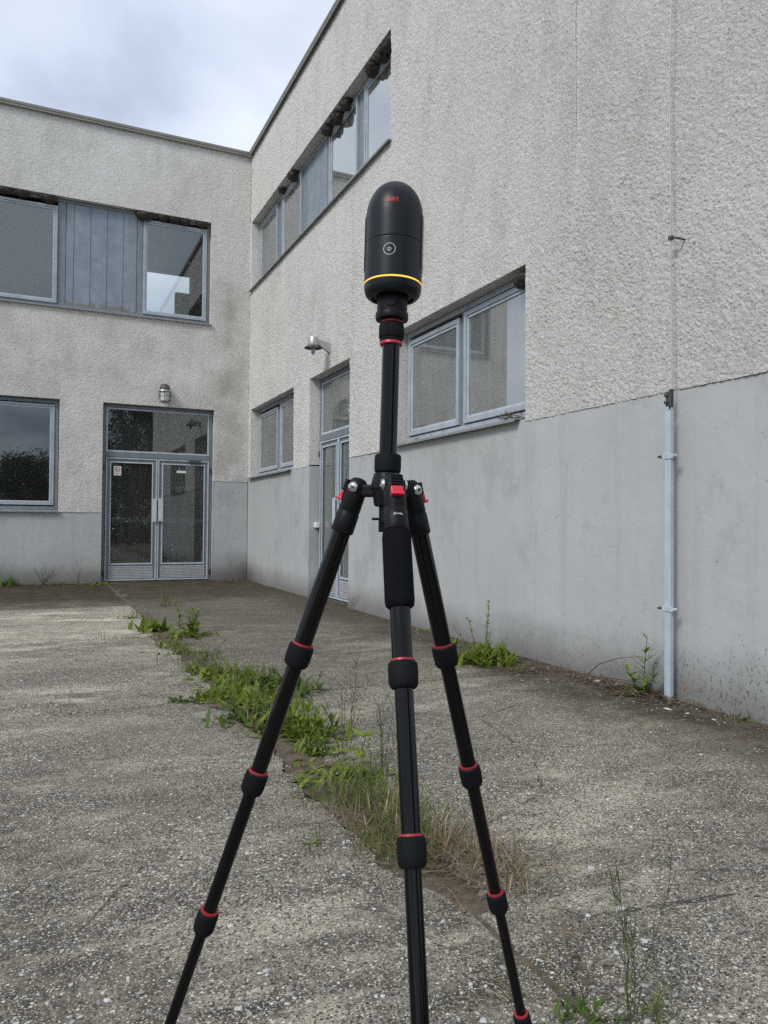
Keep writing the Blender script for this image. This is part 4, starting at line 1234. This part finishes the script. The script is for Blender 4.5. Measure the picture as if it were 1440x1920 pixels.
for x, y, lb, n, mt in gr:
    o = plant('grass_tuft', x, y, lb, 'grass', 'grass tufts in the slab joint')
    tuft(o, int(n * 1.6), 0.13, 0.0045, (0.07, 0.09), mt, (18 if mt == 'straw' else 40, 86)); tuft(o, n // 2, 0.15, 0.0035, (0.07, 0.08), 'straw', (3, 60), 0.5)
o = plant('grass_tuft', -2.84, -11.93, 'lone little grass sprig on left slab', 'grass'); tuft(o, 11, 0.085, 0.008, (0.012, 0.012), 'grass', (30, 80), 0.5)
o = plant('weed', -0.50, -9.28, 'tall flowering weed with leafy base by right wall')
stalk(o, 0.50, (0.05, 0), 60, 0.085, 0.018, 'leaf', 0.0045, (0.02, -0.02)); stalk(o, 0.27, (-0.5, 0.1), 14, 0.07, 0.016, 'leaf', 0.003, (-0.05, 0.1)); stalk(o, 0.22, (0.4, -0.2), 12, 0.07, 0.016, 'leaf', 0.003, (0.06, -0.08))
rosette(o, 110, 0.22, 0.036, (8, 70), 0.09); rosette(o, 50, 0.25, 0.03, (35, 80), 0.11); stalk(o, 0.36, (-0.15, 0.1), 30, 0.08, 0.018, 'leaf', 0.0035, (-0.04, 0.03))
o = plant('grass_tuft', -0.42, -9.72, 'small grass tuft in brown litter right of tall flowering weed', 'grass'); tuft(o, 24, 0.10, 0.005, (0.03, 0.03)); rosette(o, 8, 0.06, 0.01, mat='grass')
o = plant('weed', -0.12, -10.62, 'upright reddish-green weed beside pale blue conductor bar')
stalk(o, 0.38, (0.08, 0), 22, 0.13, 0.032, 'leaf', 0.004, el=(10, 50)); stalk(o, 0.24, (-0.2, -0.3), 16, 0.10, 0.03, 'leaf_dark', 0.003, (0.0, -0.07)); stalk(o, 0.2, (-0.2, 0.4), 14, 0.10, 0.03, 'leaf', 0.003, (-0.02, 0.06)); rosette(o, 34, 0.13, 0.034, (10, 60), 0.06, 'leaf_dark'); rosette(o, 10, 0.11, 0.034, (10, 50), 0.06, 'leaf_red')
o = plant('dry_branch', -0.13, -10.15, 'bare dry branch against wall left of conductor bar', 'branch')
m = MB(); b = Vector((-0.13, -10.05, 0.0))
m.tube([b, b + Vector((0.02, -0.14, 0.12)), b + Vector((0.03, -0.33, 0.19)), b + Vector((0.03, -0.52, 0.23))], [0.005, 0.004, 0.003, 0.0015], 5)
m.tube([b + Vector((0.025, -0.25, 0.17)), b + Vector((0.03, -0.36, 0.12)), b + Vector((0.02, -0.44, 0.05))], 0.0022, 4)
m.tube([b + Vector((0, -0.05, 0.02)), b + Vector((0.01, -0.3, 0.045)), b + Vector((0, -0.55, 0.07)), b + Vector((0.0, -0.75, 0.02))], [0.004, 0.0035, 0.003, 0.002], 5)
m.tube([b + Vector((0.03, -0.45, 0.21)), b + Vector((0.03, -0.55, 0.16)), b + Vector((0.02, -0.6, 0.08))], 0.002, 4)
m.build('twigs', 'twig', o)
o = plant('weed', -2.585, -13.0, 'bushy green weed at bottom picture edge right of tripod leg'); rosette(o, 80, 0.05, 0.009, (15, 80), 0.035, 'leaf_dark')
stalk(o, 0.2, (-0.48, 0.15), 3, 0.02, 0.004, r=0.0013)
o = plant('wiry_weed', -2.51, -13.05, 'tall wiry weed with pods at bottom right of picture', 'weed'); wiry(o, 4, 0.34, (-0.12, 0.0), r=0.0014, fan=0.10); stalk(o, 0.33, (-0.12, 0.05), 26, 0.03, 0.005, 'leaf', 0.0016, el=(45, 80))
o = plant('weed', -2.45, -13.07, 'short sprig at bottom picture edge right of wiry weed'); tuft(o, 16, 0.09, 0.005, (0.02, 0.02), 'grass', (40, 80)); stalk(o, 0.09, (0.3, 0.1), 10, 0.03, 0.006, r=0.0013)
o = plant('weed', -2.71, -12.86, 'two-leaved seedling beside foot of right tripod leg'); rosette(o, 5, 0.028, 0.015, (20, 50), 0.005)
o = plant('weed', -0.18, -5.75, 'dead stems at the wall corner beside recessed door'); wiry(o, 6, 0.24, (0, 0), 'twig', 0.0022, 0.35)
o = plant('weed', -3.02, -6.95, 'thin sprigs in cross joint left of tall clump'); tuft(o, 16, 0.08, 0.006, (0.18, 0.01), 'grass', (40, 85), 0.4)


SW = [(-2.63, -7.6, 'short weed filling joint behind sparse dark patch'), (-2.58, -8.0, 'little weed in joint above sparse dark patch'), (-2.60, -8.75, 'small bright weed left of the big weed patch, far side'),
      (-2.40, -9.15, 'feathery weed at far edge of the big weed patch'), (-2.36, -10.15, 'narrow weed right of left tripod leg below broken slab corner'), (-2.50, -10.95, 'thin pale weed in front of upright broad-leaved weed'),
      (-2.43, -11.35, 'low weed under the pointed-leaf seedling')]
for x, y, lb in SW:
    o = plant('weed', x, y, lb, group=G1); rosette(o, 30, 0.10, 0.024, (10, 70), 0.06); tuft(o, 30, 0.14, 0.006, (0.06, 0.08), 'grass')
    for q in range(4): stalk(o, random.uniform(0.08, 0.17), (random.gauss(0, 0.3), 0), 12, 0.05, 0.016, 'leaf', 0.0018, (random.gauss(0, 0.06), random.gauss(0, 0.06)))

WB = [(-4.0, -0.16, 'dark ragged weed at foot of left wall under large window', 'leaf_dark'), (-3.3, -0.14, 'small weed at foot of left wall right of the dry shrub', 'leaf'), (-0.25, -0.3, 'dark weed tucked in the inner corner of the two wings', 'leaf_dark'),
      (-0.12, -7.6, 'small sprout at foot of right wall behind tripod', 'leaf'), (-0.10, -8.5, 'tiny sprout at foot of right wall left of tall flowering weed', 'leaf'), (-0.10, -11.3, 'low sprig at foot of right wall right of conductor bar', 'leaf_dark')]
for x, y, lb, mt in WB:
    o = plant('weed', x, y, lb, group='weeds at the wall foot'); rosette(o, 22, 0.11 if x < -2 else 0.06, 0.02, (10, 75), 0.05, mt); tuft(o, 18, 0.13 if x < -2 else 0.07, 0.005, (0.05, 0.05), 'straw', (30, 85), 0.5)

# loose litter: dry stalks, leaf fragments, needles
m = MB()
def scatter(m, x, y, sx, sy, n, l=(0.012, 0.04), w=0.008, zmax=0.02, ztop=0.0):
    for k in range(n):
        px, py = random.gauss(x, sx), random.gauss(y, sy)
        if px > -0.035: px = -0.035 - random.uniform(0, 0.06)
        if py > -0.03: py = -0.03 - random.uniform(0, .08)
        leaf(m, Vector((px, py, ztop + random.uniform(0.001, zmax))), rdir(-8, 25), random.uniform(*l), random.uniform(0.3, 1) * w, 0.3, 2)
for k in range(60):
    y = -4 - k * 0.17
    scatter(m, -0.08, y, 0.06, 0.12, 22 if y > -9.5 else 30, (0.012, 0.05), 0.011)
scatter(m, -0.16, -10.45, 0.09, 0.28, 800, (0.02, 0.07), 0.016, 0.03); scatter(m, -0.42, -9.72, 0.11, 0.08, 240, (0.015, 0.045), 0.012, 0.05)
scatter(m, -0.35, -6.2, 0.22, 0.45, 260, (0.012, 0.035)); scatter(m, -0.55, -6.9, 0.3, 0.3, 130, (0.012, 0.03)); scatter(m, -2.66, -10.2, 0.12, 0.3, 240, (0.01, 0.04))
scatter(m, -2.48, -7.2, 0.14, 0.2, 240, (0.02, 0.05), 0.014, 0.03); scatter(m, -2.35, -9.68, 0.3, 0.06, 140, (0.01, 0.04)); scatter(m, -2.55, -11.5, 0.13, 0.35, 420, (0.015, 0.05), 0.006)
scatter(m, -2.45, -12.25, 0.15, 0.16, 460, (0.02, 0.07), 0.004, 0.03); scatter(m, -2.52, -12.0, 0.12, 0.2, 320, (0.02, 0.08), 0.004, 0.03)
scatter(m, -3.9, -0.3, 0.6, 0.2, 700, (0.02, 0.07), 0.02, 0.05); scatter(m, -0.4, -0.4, 0.3, 0.25, 400, (0.02, 0.06), 0.02, 0.04); scatter(m, -2.6, -1.5, 0.1, 0.9, 200, (0.02, 0.05)); scatter(m, -2.5, -12.55, 0.12, 0.2, 260, (0.008, 0.03), 0.005)
lt = m.build('leaf_litter', 'litter', None, kind='stuff'); lt['label'] = 'brown leaf litter and dry needles along wall and joints'; lt['category'] = 'litter'
m = MB()
for (x, y, sx, sy, n) in ((-2.52, -11.95, 0.14, 0.28, 120), (-2.42, -12.28, 0.16, 0.14, 110), (-2.6, -12.9, 0.09, 0.05, 14), (-2.74, -12.9, 0.05, 0.02, 22), (-2.46, -12.75, 0.05, 0.02, 16), (-2.62, -10.35, 0.1, 0.2, 26), (-0.14, -10.5, 0.06, 0.3, 26)):
    for k in range(n):
        p = Vector((random.gauss(x, sx), random.gauss(y, sy), random.uniform(0.003, 0.02)))
        if p.x > -0.05: p.x = -0.06
        a = random.uniform(0, PI); l = random.uniform(0.03, 0.12)
        d = Vector((math.cos(a), math.sin(a), random.uniform(-0.02, 0.18)))
        m.tube([p, p + d * l * 0.5 + Vector((random.gauss(0, .004), random.gauss(0, .004), 0.004)), p + d * l], random.uniform(0.0006, 0.0013), 4)
lt = m.build('dry_stalks', 'straw', None, kind='stuff'); lt['label'] = 'loose dry straw stalks lying over the weedy joint'; lt['category'] = 'straw'
tn = empty('twig_heap', (0.0, -8.87, 2.0), 'little heap of dry twigs on right end of two-sash window sill', 'twigs')
m = MB()
for k in range(70):
    p = Vector((random.uniform(-0.02, 0.1), random.gauss(-8.86, 0.055), 2.012 + abs(random.gauss(0, 0.03))))
    d = rdir(-20, 60) * random.uniform(0.025, 0.07); m.tube([p, p + d], 0.0022, 4)
m.build('twigs', 'twig', tn, kind='stuff')
m = MB()
for k in range(40): leaf(m, Vector((random.uniform(-0.03, 0.1), random.gauss(-8.88, 0.07), 2.0 + abs(random.gauss(0, 0.025)))), rdir(-10, 60), random.uniform(0.02, 0.05), 0.012, 0.3, 2)
m.build('dry_leaves', 'litter', tn, kind='stuff')
o = plant('grass_tuft', 0.05, -7.05, 'tiny dry grass tuft growing on left part of window sill', 'grass', z=2.0); tuft(o, 34, 0.07, 0.004, (0.008, 0.05), 'straw', (35, 85), 0.5)

# pebbles standing proud of the concrete
PB = MB()
bm = bmesh.new(); bmesh.ops.create_icosphere(bm, subdivisions=1, radius=1.0)
bv = np.array([v.co[:] for v in bm.verts]); bf = [tuple(v.index for v in f.verts) for f in bm.faces]; bm.free()
cnt = 0
V, F = [], []
while cnt < 13000:
    u = random.random()
    dist = 1.2 + 6.5 * u ** 1.9
    ang = yaw + math.radians(random.uniform(-34, 34))
    x, y = CAM.x + math.sin(ang) * dist, CAM.y + math.cos(ang) * dist
    if x > -0.1 or abs(x + 2.58) < 0.07: continue
    r = abs(random.gauss(0.0026, 0.0016)) + 0.0014
    if random.random() < 0.01: r *= 2.0
    jit = rng.uniform(0.72, 1.2, (len(bv), 1))
    th = random.uniform(0, PI)
    q = bv * jit * np.array([r * random.uniform(0.9, 1.7), r, r * 0.5])
    q = np.stack([q[:, 0] * math.cos(th) - q[:, 1] * math.sin(th), q[:, 0] * math.sin(th) + q[:, 1] * math.cos(th), q[:, 2]], -1) + np.array([x, y, 0.0])
    b = len(V) and cnt * len(bv)
    V.append(q); F += [tuple(i + cnt * len(bv) for i in f) for f in bf]; cnt += 1
PB.v = [tuple(q) for q in np.concatenate(V)]; PB.f = F
pb = PB.build('pebbles', 'pebble', None, smooth=False, kind='stuff'); pb['label'] = 'small pale aggregate pebbles proud of the worn concrete'; pb['category'] = 'pebbles'
chips = [(-0.30, -11.0, 'white plaster flake on ground below conductor bar, larger one', 0.022), (-0.27, -11.12, 'small white plaster flake right of the larger flake', 0.014), (-0.24, -11.28, 'white plaster flake lying furthest right by wall', 0.013), (-0.16, -10.22, 'pale plaster lump in litter left of conductor bar', 0.03)]
for x, y, lb, r in chips:
    q = bv * rng.uniform(0.6, 1.3, (len(bv), 1)) * np.array([r * 1.2, r, r * 0.3]) + np.array([x, y, r * 0.15])
    MB().add([tuple(p) for p in q], bf).top('plaster_flake', 'chip', lb, 'plaster', 'plaster flakes on the ground')


# ------------------------------------------------------------------ trees beyond the yard (seen mirrored in the panes)
def tree(name, x, y, h, rad, trunk_h, label, mat='crown', n=20000, cl=56, seed=0, sz=0.085):
    R = np.random.default_rng(seed + 100)
    o = empty(name, (x, y, -0.09), label, 'tree', 'trees around the yard')
    m = MB()
    b = Vector((x, y, -0.09))
    m.tube([b, b + Vector((0.05, 0, trunk_h * 0.5)), b + Vector((-0.05, 0.08, trunk_h)), b + Vector((0, 0, h * 0.85))], [0.028 * h, 0.022 * h, 0.018 * h, 0.004 * h], 8)
    cs = []
    for k in range(cl):
        zz = R.uniform(trunk_h, h * 0.95)
        t = (zz - trunk_h) / (h - trunk_h)
        rr = rad * (math.sin(PI * (0.16 + 0.8 * t)) ** 0.7) * math.sqrt(R.uniform(0.05, 1))
        a = R.uniform(0, 2 * PI)
        c = Vector((x + math.cos(a) * rr, y + math.sin(a) * rr, zz)); cs.append(c)
        p0 = b + Vector((0, 0, max(trunk_h * 0.7, zz - rr * 0.7)))
        m.tube([p0, p0.lerp(c, 0.5) + Vector((0, 0, 0.1)), c], [0.008 * h, 0.005 * h, 0.002 * h], 5)
    m.build('trunk', 'bark', o)
    C = np.array([c[:] for c in cs]); S = R.uniform(0.13, 0.30, cl) * rad * 1.25
    idx = R.integers(0, cl, n)
    P = C[idx] + R.normal(0, 1, (n, 3)) * S[idx][:, None] * np.array([1, 1, 0.75]) * 0.62
    a = R.normal(0, 1, (n, 3)); a /= np.linalg.norm(a, axis=1)[:, None]
    bb = np.cross(a, R.normal(0, 1, (n, 3))); bb /= np.linalg.norm(bb, axis=1)[:, None]
    s = R.uniform(0.6, 1.3, (n, 1)) * sz
    v = np.stack([P - a * s, P + bb * s * 0.42, P + a * s, P - bb * s * 0.42], 1).reshape(-1, 3)
    mm = MB(); mm.v = [tuple(q) for q in v]; mm.f = [(4 * k, 4 * k + 1, 4 * k + 2, 4 * k + 3) for k in range(n)]
    mm.build('crown', mat, o, kind='stuff')


tree('broadleaf_tree', -4.6, -34, 5.0, 2.6, 1.2, 'round broadleaf tree behind the viewpoint mirrored in lower left window', seed=1)
tree('broadleaf_tree', -9.5, -38, 4.6, 2.6, 1.0, 'shorter broadleaf tree behind the viewpoint, left of the mirrored tree', seed=2)
tree('pine_tree', 0.6, -25, 7.2, 1.9, 2.4, 'dark pine behind the viewpoint mirrored in door transom', 'needles', 10000, 46, 3, 0.10)
tree('pine_tree', 3.2, -27, 8.5, 2.2, 2.4, 'second dark pine beside the mirrored pine', 'needles', 9000, 46, 4, 0.10)
tree('broadleaf_tree', -15, 10, 5.2, 2.6, 1.4, 'broadleaf tree left of short wing mirrored in right-hand windows', seed=5)
tree('broadleaf_tree', -19, 16, 6.0, 3.0, 1.6, 'taller broadleaf tree behind the mirrored one left of short wing', seed=6)
tree('broadleaf_tree', -12, 15, 4.6, 2.3, 1.2, 'small broadleaf tree behind the short wing', seed=7)

hg = empty('hedge', (-6, -31, -0.09), 'long clipped hedge behind the viewpoint mirrored in the door glass', 'hedge')
n = 30000
P = np.stack([rng.uniform(-20, 9, n), rng.normal(-31, 0.55, n), rng.uniform(-0.05, 2.5, n) + rng.normal(0, 0.12, n)], -1)
P[:, 2] = np.clip(P[:, 2] + 0.35 * (fbm(P[:, 0] * 0.8, P[:, 1] * 0 + 2, 1, 3) - 0.5), -0.08, 4)
a = rng.normal(0, 1, (n, 3)); a /= np.linalg.norm(a, axis=1)[:, None]
bb = np.cross(a, rng.normal(0, 1, (n, 3))); bb /= np.linalg.norm(bb, axis=1)[:, None]
sz = rng.uniform(0.07, 0.15, (n, 1))
v = np.stack([P - a * sz, P + bb * sz * 0.5, P + a * sz, P - bb * sz * 0.5], 1).reshape(-1, 3)
mm = MB(); mm.v = [tuple(q) for q in v]; mm.f = [(4 * k, 4 * k + 1, 4 * k + 2, 4 * k + 3) for k in range(n)]
mm.build('foliage', 'crown', hg, kind='stuff')
m = MB()
for k in range(25): m.tube([(-19.5 + k * 1.18, -31, -0.09), (-19.4 + k * 1.18, -31.05, 1.1), (-19.5 + k * 1.18, -30.9, 2.0)], [0.05, 0.04, 0.015], 6)
m.build('stems', 'bark', hg, kind='stuff')

# ------------------------------------------------------------------ tripod
O = Vector((-3.264, -13.388, 1.131)); AX = Vector((0.039, 0.036, 0.9986)).normalized()
LEGS = {'front': (Vector((-3.274, -13.431, 1.133)), Vector((-0.108, -0.345, -0.932)).normalized()),
        'left': (Vector((-3.296, -13.357, 1.131)), Vector((-0.271, 0.183, -0.945)).normalized()),
        'right': (Vector((-3.221, -13.375, 1.129)), Vector((0.268, 0.059, -0.962)).normalized())}
tp = empty('tripod', (O.x, O.y, 0.0), 'black five-section camera tripod with red ring locks standing on the concrete', 'tripod')
MB().lathe([(0.0122, 0.035), (0.0122, 0.204)], O, AX, 40).build('centre_column', 'gloss', tp, smooth=True)
# shallow flutes down the column read as bright and dark stripes
MB().lathe([(0.0160, 0.0205), (0.0180, 0.0225), (0.0185, 0.0265), (0.0185, 0.0425), (0.0175, 0.0455), (0.0150, 0.0468)], O, AX, 64, 0.0004, (2, 3)).build('column_lock', 'rubber', tp, smooth=True)
MB().lathe([(0.0225, -0.002), (0.0225, 0.002), (0.0208, 0.012), (0.0185, 0.0195), (0.016, 0.0205)], O, AX, 40).build('hub_cone', 'blk', tp, smooth=True)
MB().lathe([(0.0150, -0.026), (0.0175, -0.024), (0.0195, -0.010), (0.0215, -0.002)], O, AX, 40).build('hub_body', 'blk', tp, smooth=True)
MB().lathe([(0.007, -0.050), (0.010, -0.047), (0.0105, -0.026)], O, AX, 28).build('column_foot', 'blk', tp, smooth=True)
hk = O - AX * 0.043 - Vector((math.cos(yaw), -math.sin(yaw), 0)) * 0.010
m = MB().obox(hk, (math.cos(yaw), -math.sin(yaw), 0), (math.sin(yaw), math.cos(yaw), 0), (0, 0, 1), 0.010, 0.005, 0.0018)
m.obox(hk + Vector((0.004, -0.002, -0.009)), (math.cos(yaw), -math.sin(yaw), 0), (math.sin(yaw), math.cos(yaw), 0), (0, 0, 1), 0.005, 0.004, 0.009)
m.build('bag_hook', 'blk', tp, bevel=0.0015)
# mount below the scanner
MB().lathe([(0.0148, 0.1995), (0.0160, 0.2003), (0.0160, 0.2035), (0.0152, 0.2045)], O, AX, 48).build('red_ring', 'red', tp, smooth=True)
MB().lathe([(0.0145, 0.205), (0.0160, 0.2055), (0.0160, 0.2085), (0.0172, 0.2095), (0.0176, 0.2115), (0.0176, 0.2265), (0.0166, 0.2295), (0.0150, 0.2305)], O, AX, 96, 0.0005, (3, 6)).build('mount_knob', 'rubber', tp, smooth=True)
MB().lathe([(0.0142, 0.2308), (0.0148, 0.2312), (0.0148, 0.2338), (0.0142, 0.2345)], O, AX, 48).build('red_ring', 'red', tp, smooth=True)

R1, R2, R3, R4, R5 = 0.0130, 0.0113, 0.0097, 0.0081, 0.0066
LT = (0.247, 0.440, 0.654, 0.871)
LR = (0.0176, 0.0160, 0.0148, 0.0132)
for nm, (P, d) in LEGS.items():
    end = -P.z / d.z                         # where the leg meets the ground
    out = (P - O); out -= AX * out.dot(AX); out.normalize()
    tan = d.cross(out).normalized()          # hinge axis
    nrm = tan.cross(d).normalized()
    if nrm.dot(out) < 0: nrm = -nrm
    # hinge lug on the hub
    c = O.lerp(P, 0.5)
    MB().obox(c - AX * 0.004, out, AX.cross(out), AX, 0.020, 0.0085, 0.0085).build('hinge_lug', 'blk', tp, bevel=0.003)
    lg = MB().lathe([(R1, 0.046), (R1, LT[0] - 0.012)], P, d, 36).build('leg', 'gloss', tp, smooth=True)
    # casting with rounded head
    m = MB().lathe([(0.0020, -0.0150), (0.0085, -0.0135), (0.0125, -0.009), (0.0145, -0.002), (0.0150, 0.010), (0.0152, 0.032), (0.0146, 0.0335), (0.0146, 0.0345), (0.0157, 0.036), (0.0160, 0.062), (0.0152, 0.0645), (0.0138, 0.065)], P, d, 40)
    m.build('leg_head', 'blk', lg, smooth=True)
    for s in (-1, 1):
        b = MB().lathe([(0.0074, 0.0), (0.0074, 0.0015), (0.0062, 0.0032), (0.0030, 0.0042), (0.0026, 0.0034), (0.0002, 0.0030)], P + tan * (0.0138 * s), tan * s, 28).build('hinge_bolt', 'steel', lg, smooth=True)
        MB().lathe([(0.0022, 0.0), (0.0022, 0.0007)], P + tan * ((0.0138 + 0.0036) * s), tan * s, 6).build('hex_socket', 'iron', lg)
    # angle-stop tab: ribbed black slide above, red catch below
    m = MB().obox(P + d * 0.0005 + nrm * 0.0145, tan, d, nrm, 0.0086, 0.0085, 0.0022)
    for k in range(4): m.obox(P + d * (-0.006 + 0.004 * k) + nrm * 0.0168, tan, d, nrm, 0.0080, 0.0010, 0.0012)
    m.build('angle_slide', 'blk', lg, bevel=0.0006)
    m = MB().obox(P + d * 0.0150 + nrm * 0.0160, tan, d, nrm, 0.0082, 0.0062, 0.0022).obox(P + d * 0.0205 + nrm * 0.0180, tan, d, nrm, 0.0086, 0.0022, 0.0046)
    m.build('angle_catch', 'redtab', lg, bevel=0.0012)
    if nm == 'front':
        MB().lathe([(0.0150, 0.0655), (0.0180, 0.068), (0.0188, 0.075), (0.0188, 0.158), (0.0180, 0.164), (0.0150, 0.167)], P, d, 48).build('foam_grip', 'foam', lg, smooth=True)
        # small printed maker's mark on the collar
        vw = (CAM - P).normalized(); fr_ = (vw - d * vw.dot(d)).normalized(); sd = fr_.cross(-d).normalized() * -1
        sd = rt - d * rt.dot(d); sd.normalize()
        m = MB()
        ctr = P + d * 0.047
        def onleg(a, h, lift=0.0003):        # a: along the circumference (m), h: along the leg
            th = a / 0.0158; return ctr + d * h + (fr_ * math.cos(th) + sd * math.sin(th)) * (0.0160 + lift)
        for k in range(16):
            a0, a1 = 2 * PI * k / 16, 2 * PI * (k + 1) / 16
            m.add([onleg(-0.0005 + math.cos(a) * r, math.sin(a) * r) for a in (a0, a1) for r in (0.0011, 0.0017)], [(0, 1, 3, 2)])
        for a, w_, h0, h1 in ((0.0019, 0.0009, -0.0006, 0.0006), (0.0031, 0.0009, -0.0006, 0.0007), (0.0043, 0.0012, -0.0007, 0.0007), (0.0058, 0.0010, -0.0007, 0.0008), (0.0071, 0.0011, -0.0012, 0.0012), (0.0084, 0.0008, -0.0005, 0.0014)):
            m.add([onleg(a, h0), onleg(a + w_, h0), onleg(a + w_, h1), onleg(a, h1)], [(0, 1, 2, 3)])
        m.build('printed_mark', 'whitemark', lg)
    rs = (R1, R2, R3, R4, R5)
    for k in range(4):
        t0 = LT[k]; nx = LT[k + 1] - 0.012 if k < 3 else end - 0.03
        sct = MB().lathe([(rs[k + 1], t0 + 0.005), (rs[k + 1], nx)], P, d, 32).build('leg_section', 'gloss', lg, smooth=True)
        q = LR[k]
        MB().lathe([(q * 0.86, t0 - 0.0135), (q, t0 - 0.0115), (q * 1.03, t0 - 0.006), (q * 1.03, t0 + 0.006), (q, t0 + 0.0135), (q * 0.90, t0 + 0.017), (q * 0.80, t0 + 0.0185), (q * 0.78, t0 + 0.0172)], P, d, 72, 0.0005, (1, 4)).build('twist_lock', 'rubber', lg, smooth=True)
        MB().lathe([(rs[k] + 0.0002, t0 - 0.0166), (q * 0.86, t0 - 0.0163), (q * 0.87, t0 - 0.0138), (rs[k] + 0.0002, t0 - 0.0132)], P, d, 48).build('red_ring', 'red', lg, smooth=True)
    MB().lathe([(R5 + 0.001, end - 0.035), (0.0105, end - 0.03), (0.0115, end - 0.008), (0.009, end - 0.001)], P, d, 24).build('rubber_foot', 'rubber', lg, smooth=True)

# ------------------------------------------------------------------ laser scanner
base = O + AX * 0.2345
scn = empty('laser_scanner', tuple(base), 'matt black capsule-shaped laser scanner with amber light ring on tripod', 'scanner')
vw = (CAM - O); vw -= AX * vw.dot(AX); vw.normalize()
sd = AX.cross(vw).normalized()
if sd.dot(rt) < 0: sd = -sd
az0 = math.radians(-7)
FR = (vw * math.cos(az0) + sd * math.sin(az0)).normalized(); SD = AX.cross(FR).normalized()
if SD.dot(rt) < 0: SD = -SD
MB().lathe([(0.0195, 0.2347), (0.0225, 0.2355), (0.0230, 0.2375), (0.0230, 0.2440), (0.0222, 0.2455), (0.0212, 0.2460), (0.0210, 0.2740)], O, AX, 56).build('mount_adapter', 'blk', scn, smooth=True)
MB().lathe([(0.0, 0.0), (0.0078, 0.0002), (0.0080, 0.0010), (0.0074, 0.0016), (0.0002, 0.0018)], O + AX * 0.2570 + FR * 0.0206, FR, 28).build('release_button', 'blk', scn, smooth=True)
MB().lathe([(0.0215, 0.2715), (0.0240, 0.2690), (0.0275, 0.2688), (0.0278, 0.2702), (0.0290, 0.2700), (0.0296, 0.2668), (0.0310, 0.2660), (0.0350, 0.2672), (0.0384, 0.2712), (0.0400, 0.2770), (0.0404, 0.2838)], O, AX, 72).build('base_rim', 'body', scn, smooth=True)
MB().lathe([(0.0398, 0.2840), (0.0404, 0.2844), (0.0404, 0.2859), (0.0398, 0.2864)], O, AX, 72).build('light_ring', 'amber', scn, smooth=True)
MB().lathe([(0.0403, 0.2866), (0.0404, 0.2874), (0.0404, 0.2885), (0.0402, 0.3395), (0.0402, 0.3406), (0.0398, 0.3412)], O, AX, 72).build('lower_shell', 'body', scn, smooth=True)
prof = [(0.0397, 0.3415), (0.0401, 0.3421), (0.0401, 0.3432), (0.0400, 0.366), (0.0400, 0.376)]
for k in range(1, 15):
    a = (PI / 2) * k / 14
    prof.append((0.0400 * math.cos(a) ** 0.92 if k < 14 else 0.0003, 0.382 + 0.0505 * math.sin(a)))
MB().lathe(prof, O, AX, 72).build('dome_shell', 'body', scn, smooth=True)
# side camera window: slightly raised dark strip on the right flank
for s in (1, -1):
    m = MB(); nz_, na = 10, 8
    vs, fs = [], []
    for i in range(nz_ + 1):
        for j in range(na + 1):
            z = 0.296 + (0.388 - 0.296) * i / nz_; th = math.radians(s * (72 + 26 * j / na))
            rr = 0.0416 if 0 < i < nz_ and 0 < j < na else 0.0398
            vs.append(O + AX * z + (FR * math.cos(th) + SD * math.sin(th)) * rr)
    for i in range(nz_):
        for j in range(na):
            a = i * (na + 1) + j; q = (a, a + 1, a + na + 2, a + na + 1)
            fs.append(q)
    m.add(vs, fs).build('side_window', 'gloss', scn, smooth=True)


def wrap(a, h, z, lift=0.00035):
    th = a / 0.0403; return O + AX * (z + h) + (FR * math.cos(th) + SD * math.sin(th)) * (0.0403 + lift)


# power button
m = MB()
ZP, AP = 0.3215, -0.0012
for k in range(40):
    a0, a1 = 2 * PI * k / 40, 2 * PI * (k + 1) / 40
    m.add([wrap(AP + math.cos(a) * r, math.sin(a) * r, ZP) for a in (a0, a1) for r in (0.0076, 0.0083)], [(0, 1, 3, 2)])
for k in range(18):
    a0, a1 = math.radians(125 + 290 * k / 18), math.radians(125 + 290 * (k + 1) / 18)
    m.add([wrap(AP + math.cos(a) * r, math.sin(a) * r, ZP) for a in (a0, a1) for r in (0.0019, 0.0026)], [(0, 1, 3, 2)])
m.add([wrap(AP + a, h, ZP) for a, h in ((-0.0003, 0.0003), (0.0003, 0.0003), (0.0003, 0.0028), (-0.0003, 0.0028))], [(0, 1, 2, 3)])
m.build('power_button', 'whitemark', scn)
# red script logo
cu = bpy.data.curves.new('logo', 'FONT'); cu.body = 'Leica'; cu.size = 0.0092; cu.shear = 0.35; cu.align_x = 'CENTER'; cu.resolution_u = 3; cu.space_character = 0.86; cu.offset = 0.00012
to = bpy.data.objects.new('logo', cu); col.objects.link(to)
bpy.context.view_layer.update()
me = bpy.data.meshes.new_from_object(to.evaluated_get(bpy.context.evaluated_depsgraph_get()))
lv = [(v.co.x, v.co.y) for v in me.vertices]; lf = [tuple(p.vertices) for p in me.polygons]
bpy.data.objects.remove(to); bpy.data.curves.remove(cu); bpy.data.meshes.remove(me)
ZL = 0.3895


def dome(a, h):
    z = ZL + h
    rr = 0.0400 * (max(0.0, 1 - ((z - 0.382) / 0.0505) ** 2)) ** 0.46 if z > 0.382 else 0.0400
    th = a / 0.039; return O + AX * z + (FR * math.cos(th) + SD * math.sin(th)) * (rr + 0.0005)


m = MB(); m.add([dome(x + 0.0007, y * 1.05) for x, y in lv], lf)
sw = [(-0.0108, -0.0012), (-0.0085, -0.0006), (-0.004, -0.0011), (0.002, -0.0016), (0.009, -0.0013)]
for (x0, y0), (x1, y1) in zip(sw[:-1], sw[1:]): m.add([dome(x0, y0), dome(x1, y1), dome(x1, y1 + 0.0006), dome(x0, y0 + 0.0006)], [(0, 1, 2, 3)])
m.build('logo', 'redmark', scn)
